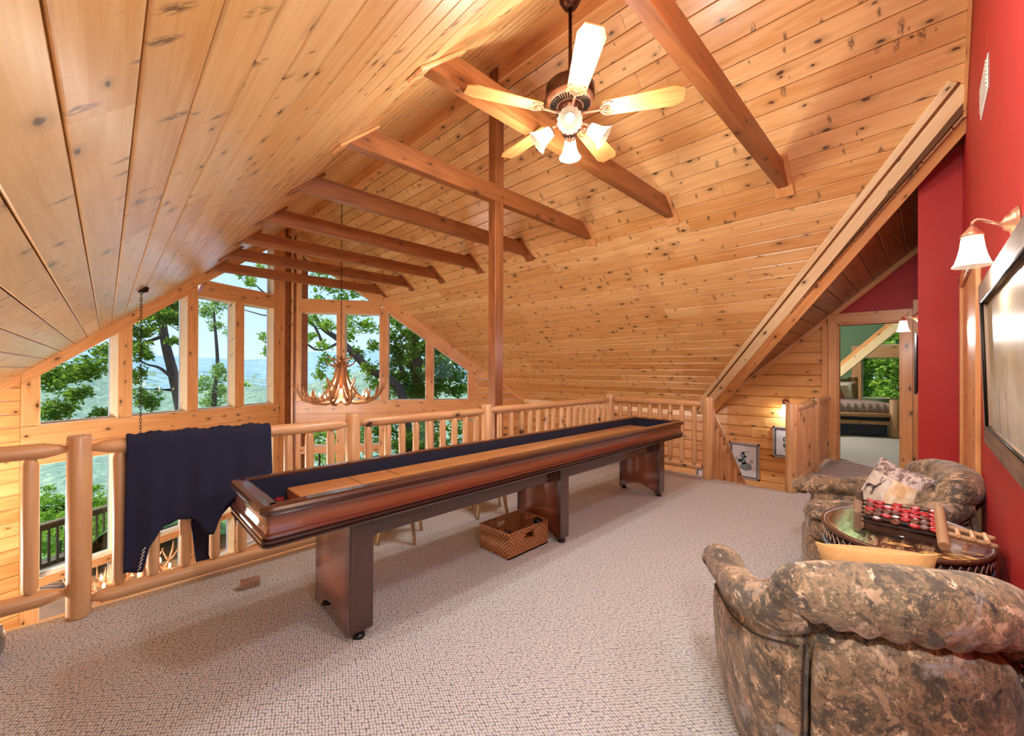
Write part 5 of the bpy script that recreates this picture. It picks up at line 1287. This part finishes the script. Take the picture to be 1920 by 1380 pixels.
BR = {"left":[[2.31,20.66,-3.04],[2.14,20.83,-0.49],[1.9,21.05,1.1],[1.65,21.29,2.48],[1.54,21.39,3.75],[1.46,21.47,5.45]],"leftb":[[1.88,20.65,0.96],[1.48,21.04,1.41],[1.11,21.41,1.56],[0.74,21.78,1.87]],"leftc":[[1.61,21.19,2.68],[1.19,21.6,2.47],[0.37,22.42,1.94],[-0.6,23.38,1.41]],"right":[[8.86,14.04,-2.14],[8.79,14.1,-0.03],[8.71,14.17,1.23],[8.62,14.26,2.5],[8.53,14.33,4.18]],"rightb":[[8.69,13.92,-0.64],[8.41,14.19,0.61],[8.17,14.42,1.44],[8.02,14.57,2.06]],"mid":[[7.68,13.23,0.09],[6.71,14.18,1.43],[6.02,14.86,2.39],[5.54,15.33,2.87],[5.33,15.53,3.36]],"midb":[[5.47,15.12,2.28],[5.26,15.32,2.91],[5.06,15.53,3.14]],"midc":[[5.94,14.66,2.38],[5.27,15.32,2.09],[4.45,16.13,3.14],[3.91,16.66,3.32],[3.44,17.13,3.51]],"midd":[[4.86,15.73,3.33],[4.04,16.53,4.05],[3.77,16.8,4.37],[3.53,17.04,4.65]],"pale":[[4.84,31.82,-5.68],[4.87,31.77,-0.26],[5.01,31.63,1.43],[4.9,31.72,3.8],[4.8,31.81,5.16]]}

def foliage(cl, size, dens, seed, extra=()):
    r = np.random.RandomState(seed); V_ = []; F_l = []; n0 = 0
    for x, y, z, rad in list(cl) + list(extra):
        n = int(dens * (rad/.6)**2); 
        g = r.normal(size=(n,3)); g /= np.linalg.norm(g, axis=1)[:,None]; rr = r.uniform(.15,1.15,(n,1))**.6
        # clump the leaves around a few twigs
        tw = r.normal(size=(9,3)); tw /= np.linalg.norm(tw, axis=1)[:,None]; tw *= r.uniform(.3,1,(9,1))
        k = r.randint(0,9,n); c = np.array([x,y,z]) + rad*(tw[k]*.75 + g*rr*.42)*np.array([1,1,.85])
        a = r.normal(size=(n,3)); a[:,2] *= .6; a /= np.linalg.norm(a, axis=1)[:,None]
        b = np.cross(a, r.normal(size=(n,3))); b /= np.linalg.norm(b, axis=1)[:,None]
        nn = np.cross(a, b); L = size*r.uniform(.6,1.25,(n,1)); Wd_ = L*.42
        P0 = c - a*L*.5; P1 = c + b*Wd_*.5 + nn*L*.10; P2 = c + a*L*.5; P3 = c - b*Wd_*.5 + nn*L*.10
        V_.append(np.stack([P0,P1,P2,P3],1).reshape(-1,3))
        i = np.arange(n)*4 + n0
        F_l.append(np.stack([i,i+1,i+2,i+3],1)); n0 += 4*n
    me = bpy.data.meshes.new('foliage'); vv_ = np.concatenate(V_); ff = np.concatenate(F_l)
    me.vertices.add(len(vv_)); me.vertices.foreach_set('co', vv_.ravel().astype('f4'))
    me.loops.add(ff.size); me.loops.foreach_set('vertex_index', ff.ravel().astype('i4'))
    me.polygons.add(len(ff)); me.polygons.foreach_set('loop_start', (np.arange(len(ff))*4).astype('i4'))
    me.update(calc_edges=True); me.validate(); return me
def tree(name, label, cat, base, key, mat, size, dens, limbs, seed, group=None):
    t = thing(name, label, cat, base, group=group)
    for i, (nm, pts, r0, r1) in enumerate(limbs):
        pp = catmull(pts, 4); n = len(pp); obj(nm, MB().tube(pp, [r0+(r1-r0)*j/(n-1) for j in range(n)], 9), BARK, t)
    me = foliage(TREE_CL[key], size, dens, seed); me.materials.append(mat)
    link('foliage', me, t, None, kind='stuff')
def dn(p, z): return [p[0], p[1], z]
B = BR
tree('leaning_tree', 'dark leafy tree with a leaning trunk beyond the left gable windows', 'tree', dn(B['left'][0],-7), 'left', LEAF_D, .20, 330,
     [('trunk', [dn(B['left'][0],-7)]+B['left'], .26, .10), ('branch', B['leftb'], .07, .02), ('branch', B['leftc'], .08, .02)], 1, 'trees beyond the gable windows')
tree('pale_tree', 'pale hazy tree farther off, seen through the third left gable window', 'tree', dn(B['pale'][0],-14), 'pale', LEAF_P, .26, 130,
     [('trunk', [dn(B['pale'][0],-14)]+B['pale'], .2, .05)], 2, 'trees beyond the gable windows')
tree('spreading_tree', 'bright green tree with spreading branches beyond the chandelier', 'tree', dn(B['mid'][0],-6), 'mid', LEAF_L, .17, 300,
     [('trunk', [dn(B['mid'][0],-6)]+B['mid'], .20, .05), ('branch', B['midb'], .06, .02), ('branch', B['midc'], .05, .015), ('branch', B['midd'], .04, .012)], 3, 'trees beyond the gable windows')
tree('thick_trunk_tree', 'dense green tree with a thick dark trunk beyond the right gable windows', 'tree', dn(B['right'][0],-6), 'right', LEAF_D, .18, 330,
     [('trunk', [dn(B['right'][0],-6)]+B['right'], .30, .20), ('branch', B['rightb'], .16, .06)], 4, 'trees beyond the gable windows')
def bush(name, label, key, mat, size, dens, seed, n):
    t = thing(name, label, 'bush', dn(TREE_CL[key][0],-6))
    for i in range(n):
        c = TREE_CL[key][int(len(TREE_CL[key])*(i+.5)/n)]
        obj('stem', MB().tube([(c[0],c[1],-8),(c[0]+.1,c[1]+.1,c[2]-.4),(c[0],c[1],c[2]+.3)], [.05,.03,.01], 6), BARK, t)
    me = foliage(TREE_CL[key], size, dens, seed); me.materials.append(mat); link('foliage', me, t, None, kind='stuff')
bush('yellow_green_bush', 'yellow green bush behind the middle of the railing', 'bushR', LEAF_L, .15, 300, 5, 4)  # lighter yellow green leaves
bush('deep_green_bush', 'deep green bush behind the right part of the railing', 'bushR2', LEAF_D, .16, 330, 6, 5)  # darker green leaves
bush('valley_bush', 'yellow green bush just beyond the deck railing', 'bushL', LEAF_L, .15, 300, 7, 5)
# thicket outside the bedroom window
cl_ = [[18.2+.6*(i%3), -1.6+.40*i, .0+.55*j, .55] for i in range(11) for j in range(7)]
TREE_CL['bed'] = cl_
bush('bedroom_thicket', 'bright green thicket filling the bedroom window', 'bed', LEAF_L, .19, 520, 8, 6)
